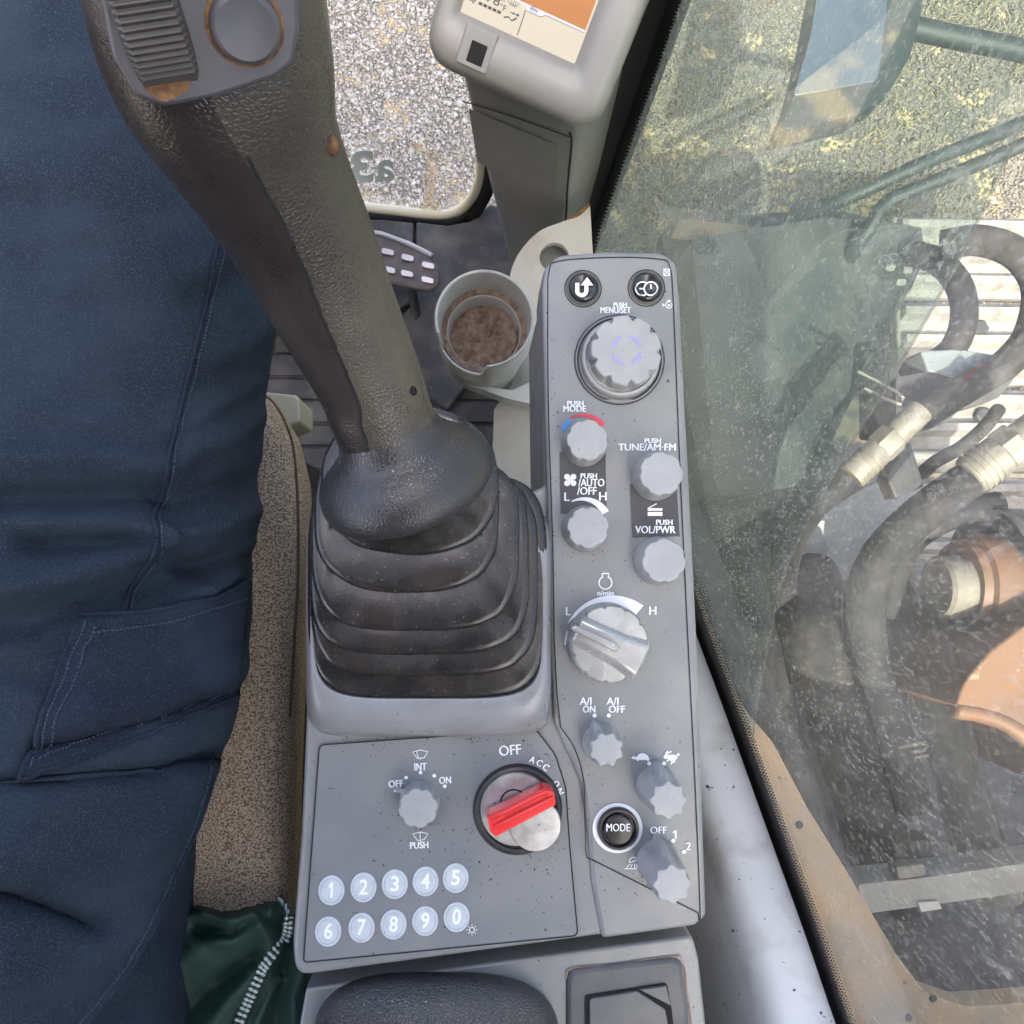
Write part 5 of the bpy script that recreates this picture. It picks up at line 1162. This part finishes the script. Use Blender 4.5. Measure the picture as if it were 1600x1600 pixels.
for pth, wd, lb in (([(1150,800,1.2),(1160,870,1.05),(1170,930,.97),(1186,985,.95),(1205,1070,.95),(1240,1190,.97),(1275,1330,1.0),(1290,1420,1.05)], 54, 'dusty hose running down closest to the window edge'),
                    ([(1268,880,1.35),(1266,925,1.16),(1264,965,1.05),(1272,1010,1.0),(1300,1100,1.0),(1340,1220,1.02),(1380,1330,1.05),(1405,1400,1.08)], 92, 'widest dusty hose in the middle of the hose row'),
                    ([(1380,900,1.2),(1410,980,1.04),(1450,1090,.98),(1490,1200,.97),(1520,1290,.97),(1540,1360,.98)], 66, 'dusty hose with plated end next to the orange boom base')):
    hose('hydraulic_hose', pth, wd, M['hose_pale'], lb)
# thinner lines packed behind the big hoses
DES = ['closest to the pale deck plate', 'crossing behind the widest dusty hose', 'curving below the steel boom pin', 'next to the wire hose clip', 'under the shade box corner', 'beside the dotted window border', 'running into the cross beam', 'sagging past the orange boom', 'tucked under the black clamp plate']
for k, (xa, ya, xb, yb, xc_, yc_, w_) in enumerate(((1330,925,1345,1020,1390,1190,26),(1230,940,1300,1080,1330,1330,22),(1400,900,1440,1010,1470,1180,30),(1440,1100,1470,1180,1500,1330,24),(1150,800,1190,900,1230,1060,28),(1130,960,1165,1060,1200,1190,24),(1250,1050,1310,1200,1350,1360,20),(1470,1120,1530,1230,1580,1350,26),(1560,640,1500,700,1440,740,22))):
    hose('hydraulic_line', [(xa,ya,1.08),(.5*(xa+xb)+6,.5*(ya+yb),1.06),(xb,yb,1.05),(.5*(xb+xc_)-6,.5*(yb+yc_),1.06),(xc_,yc_,1.10)], w_, M['hose'] if k % 2 else M['hose_pale'], 'thin dark hydraulic line '+DES[k], grp='thin hydraulic lines')
# plated ends of the lower hoses
for (x, y, wd, lb) in ((1545,1372,62,'stepped plated hose end at the cross beam'), (1425,1335,52,'plated hose end under the wire clip')):
    fe = thing('hose_end', P1(x, y, 1.02), lb, 'fitting')
    for d, k, h in ((0, 1.0, 26), (24, 1.12, 14), (36, 1.3, 22)):
        Q = at(np.array([x+d*.12, x+(d+h)*.12]), np.array([y-30+d, y-30+d+h]), np.full(2, .99)); tube('collar', Q, wd/2*k*.99/F, M['fitting'], fe, nseg=20, smooth=30)
clp = tube('hose_clip', at(np.array([1405,1440,1449,1442,1425,1428,1450]), np.array([1168,1160,1166,1172,1176,1183,1180]), np.full(7, .93)), .0024, M['fitting'], None, nseg=8); tag(clp, 'small wire hose clip above the plated hose end', 'clip')
# pale deck plate
pl = plate('deck_plate', rounded([(1398,742),(1420,720),(1440,770),(1410,812),(1378,858),(1345,906),(1224,908),(1240,868),(1290,800),(1350,762)], 5), 1.22, .03, M['beige'], bevel=.003); tag(pl, 'pale dusty deck plate between the black hoses', 'plate')
# black bracket triangle beside it
br = plate('bracket', [(1412,700),(1424,690),(1445,760),(1400,780),(1385,745)], 1.0, .03, M['dark'], bevel=.003); tag(br, 'small black triangular bracket above the pale deck plate', 'bracket')
# cylinder pin and orange boss
pin = thing('boom_pin', P1(1478, 915, 1.0), 'round steel boom pin in an orange boss', 'pin')
def xcyl(name, c, r0, l, m, parent, prof=((0, .0), (1, .0), (1.0, .1), (1, 1)), lb=None, nsg=40):
    a = np.linspace(0, 2*math.pi, nsg, endpoint=False); R = []
    for rk, xk in prof: R.append(np.stack([np.full(nsg, c[0]+xk*l), c[1]+max(rk, .001)*r0*np.cos(a), c[2]+max(rk, .001)*r0*np.sin(a)], 1))
    return loft(name, R, m, parent, cap=(False, True), smooth=35, label=lb)
cp = P1(1462, 918, .93)
xcyl('pin_face', cp, .038, .05, M['fitting'], pin, ((0, .0), (.18, 0), (.19, .15), (.2, 0), (.9, 0), (1, .08), (1, 1)), 'dull steel pin face with centre hole')
xcyl('pin_boss', cp+np.array([.03, .004, -.005]), .060, .06, M['orange'], pin, ((.6, 0), (.86, 0), (.9, .15), (1, .2), (1, 1)), 'orange ring around the pin')
xcyl('pin_housing', cp+np.array([.075, .01, -.02]), .085, .25, M['dark'], pin, ((.3, 0), (1, 0), (1, 1)))
# orange boom foot
bo = thing('excavator_boom', P1(1580, 1080, 1.0), 'orange painted boom base at the right edge', 'boom')
plate('boom_plate', rounded([(1700,900),(1590,985),(1545,1020),(1506,1068),(1492,1108),(1530,1112),(1575,1128),(1620,1165),(1700,1260)], [10,20,30,20,10,20,30,40,10], 5), .84, .28, M['orange'], bo, bevel=.005, seg=3)
e = catmull([(1492,1110,.845),(1530,1116,.845),(1575,1132,.845),(1620,1170,.845),(1690,1262,.845)], 6); tube('boom_rim', at(e[:, 0], e[:, 1], e[:, 2]), .009, M['orange'], bo, nseg=12, smooth=180)
# swing frame edge, tan, next to the window
sf = thing('swing_frame', P1(1400, 1500, .9), 'dusty tan swing frame plate with rounded corner below the window', 'frame')
fpx2 = rounded([(1120,1040),(1172,1118),(1208,1160),(1262,1262),(1330,1372),(1400,1490),(1446,1552),(1510,1574),(1620,1566),(1760,1550),(1760,1850),(1250,1850),(1150,1300)], [5,20,40,60,60,40,34,40,20,5,5,5,5], 5)
plate('frame_plate', fpx2, .80, .03, M['tan'], sf, bevel=.004)
for x, y in ((1458,1560),(1420,1590),(1249,1289)): put('frame_hole', bpy.data.meshes.get('frame_hole') or lathe_mesh('frame_hole', [(.004, .0), (.0035, .0006), (.0001, .0007)], 12), M['gap'], P1(x, y, .7995), sf)
cb = plate('cross_beam', rounded([(1340,1382),(1440,1372),(1560,1355),(1700,1336),(1700,1380),(1560,1400),(1450,1415),(1352,1428)], 6), .90, .05, mat('beam_grey', (.27, .26, .22), .7, col2=(.2, .19, .16), nscale=16), bevel=.006); tag(cb, 'dusty grey cross beam with small cream plate', 'beam')
cpz = plate('name_plate', [(1435,1411),(1466,1408),(1472,1420),(1440,1425)], .895, .003, M['beige']); tag(cpz, 'small blank cream plate on the cross beam', 'plate')
cpz = plate('terminal_block', rounded([(1400,1355),(1442,1350),(1450,1368),(1404,1376)], 4), .895, .02, M['fitting'], bevel=.003); tag(cpz, 'small pale terminal block lying on the cross beam', 'block')

# engine hood behind, shading the rear of the deck
eh = thing('engine_hood', (1.2, -1.3, 1.3), 'orange engine hood standing behind the cab on the right', 'hood')
box('hood_body', (.235, -2.2, 1.25), (2.4, -.66, 2.25), M['orange'], eh, bevel=.04, seg=4)
box('hood_vent', (.6, -.662, 1.5), (1.4, -.652, 2.0), M['dark'], eh)
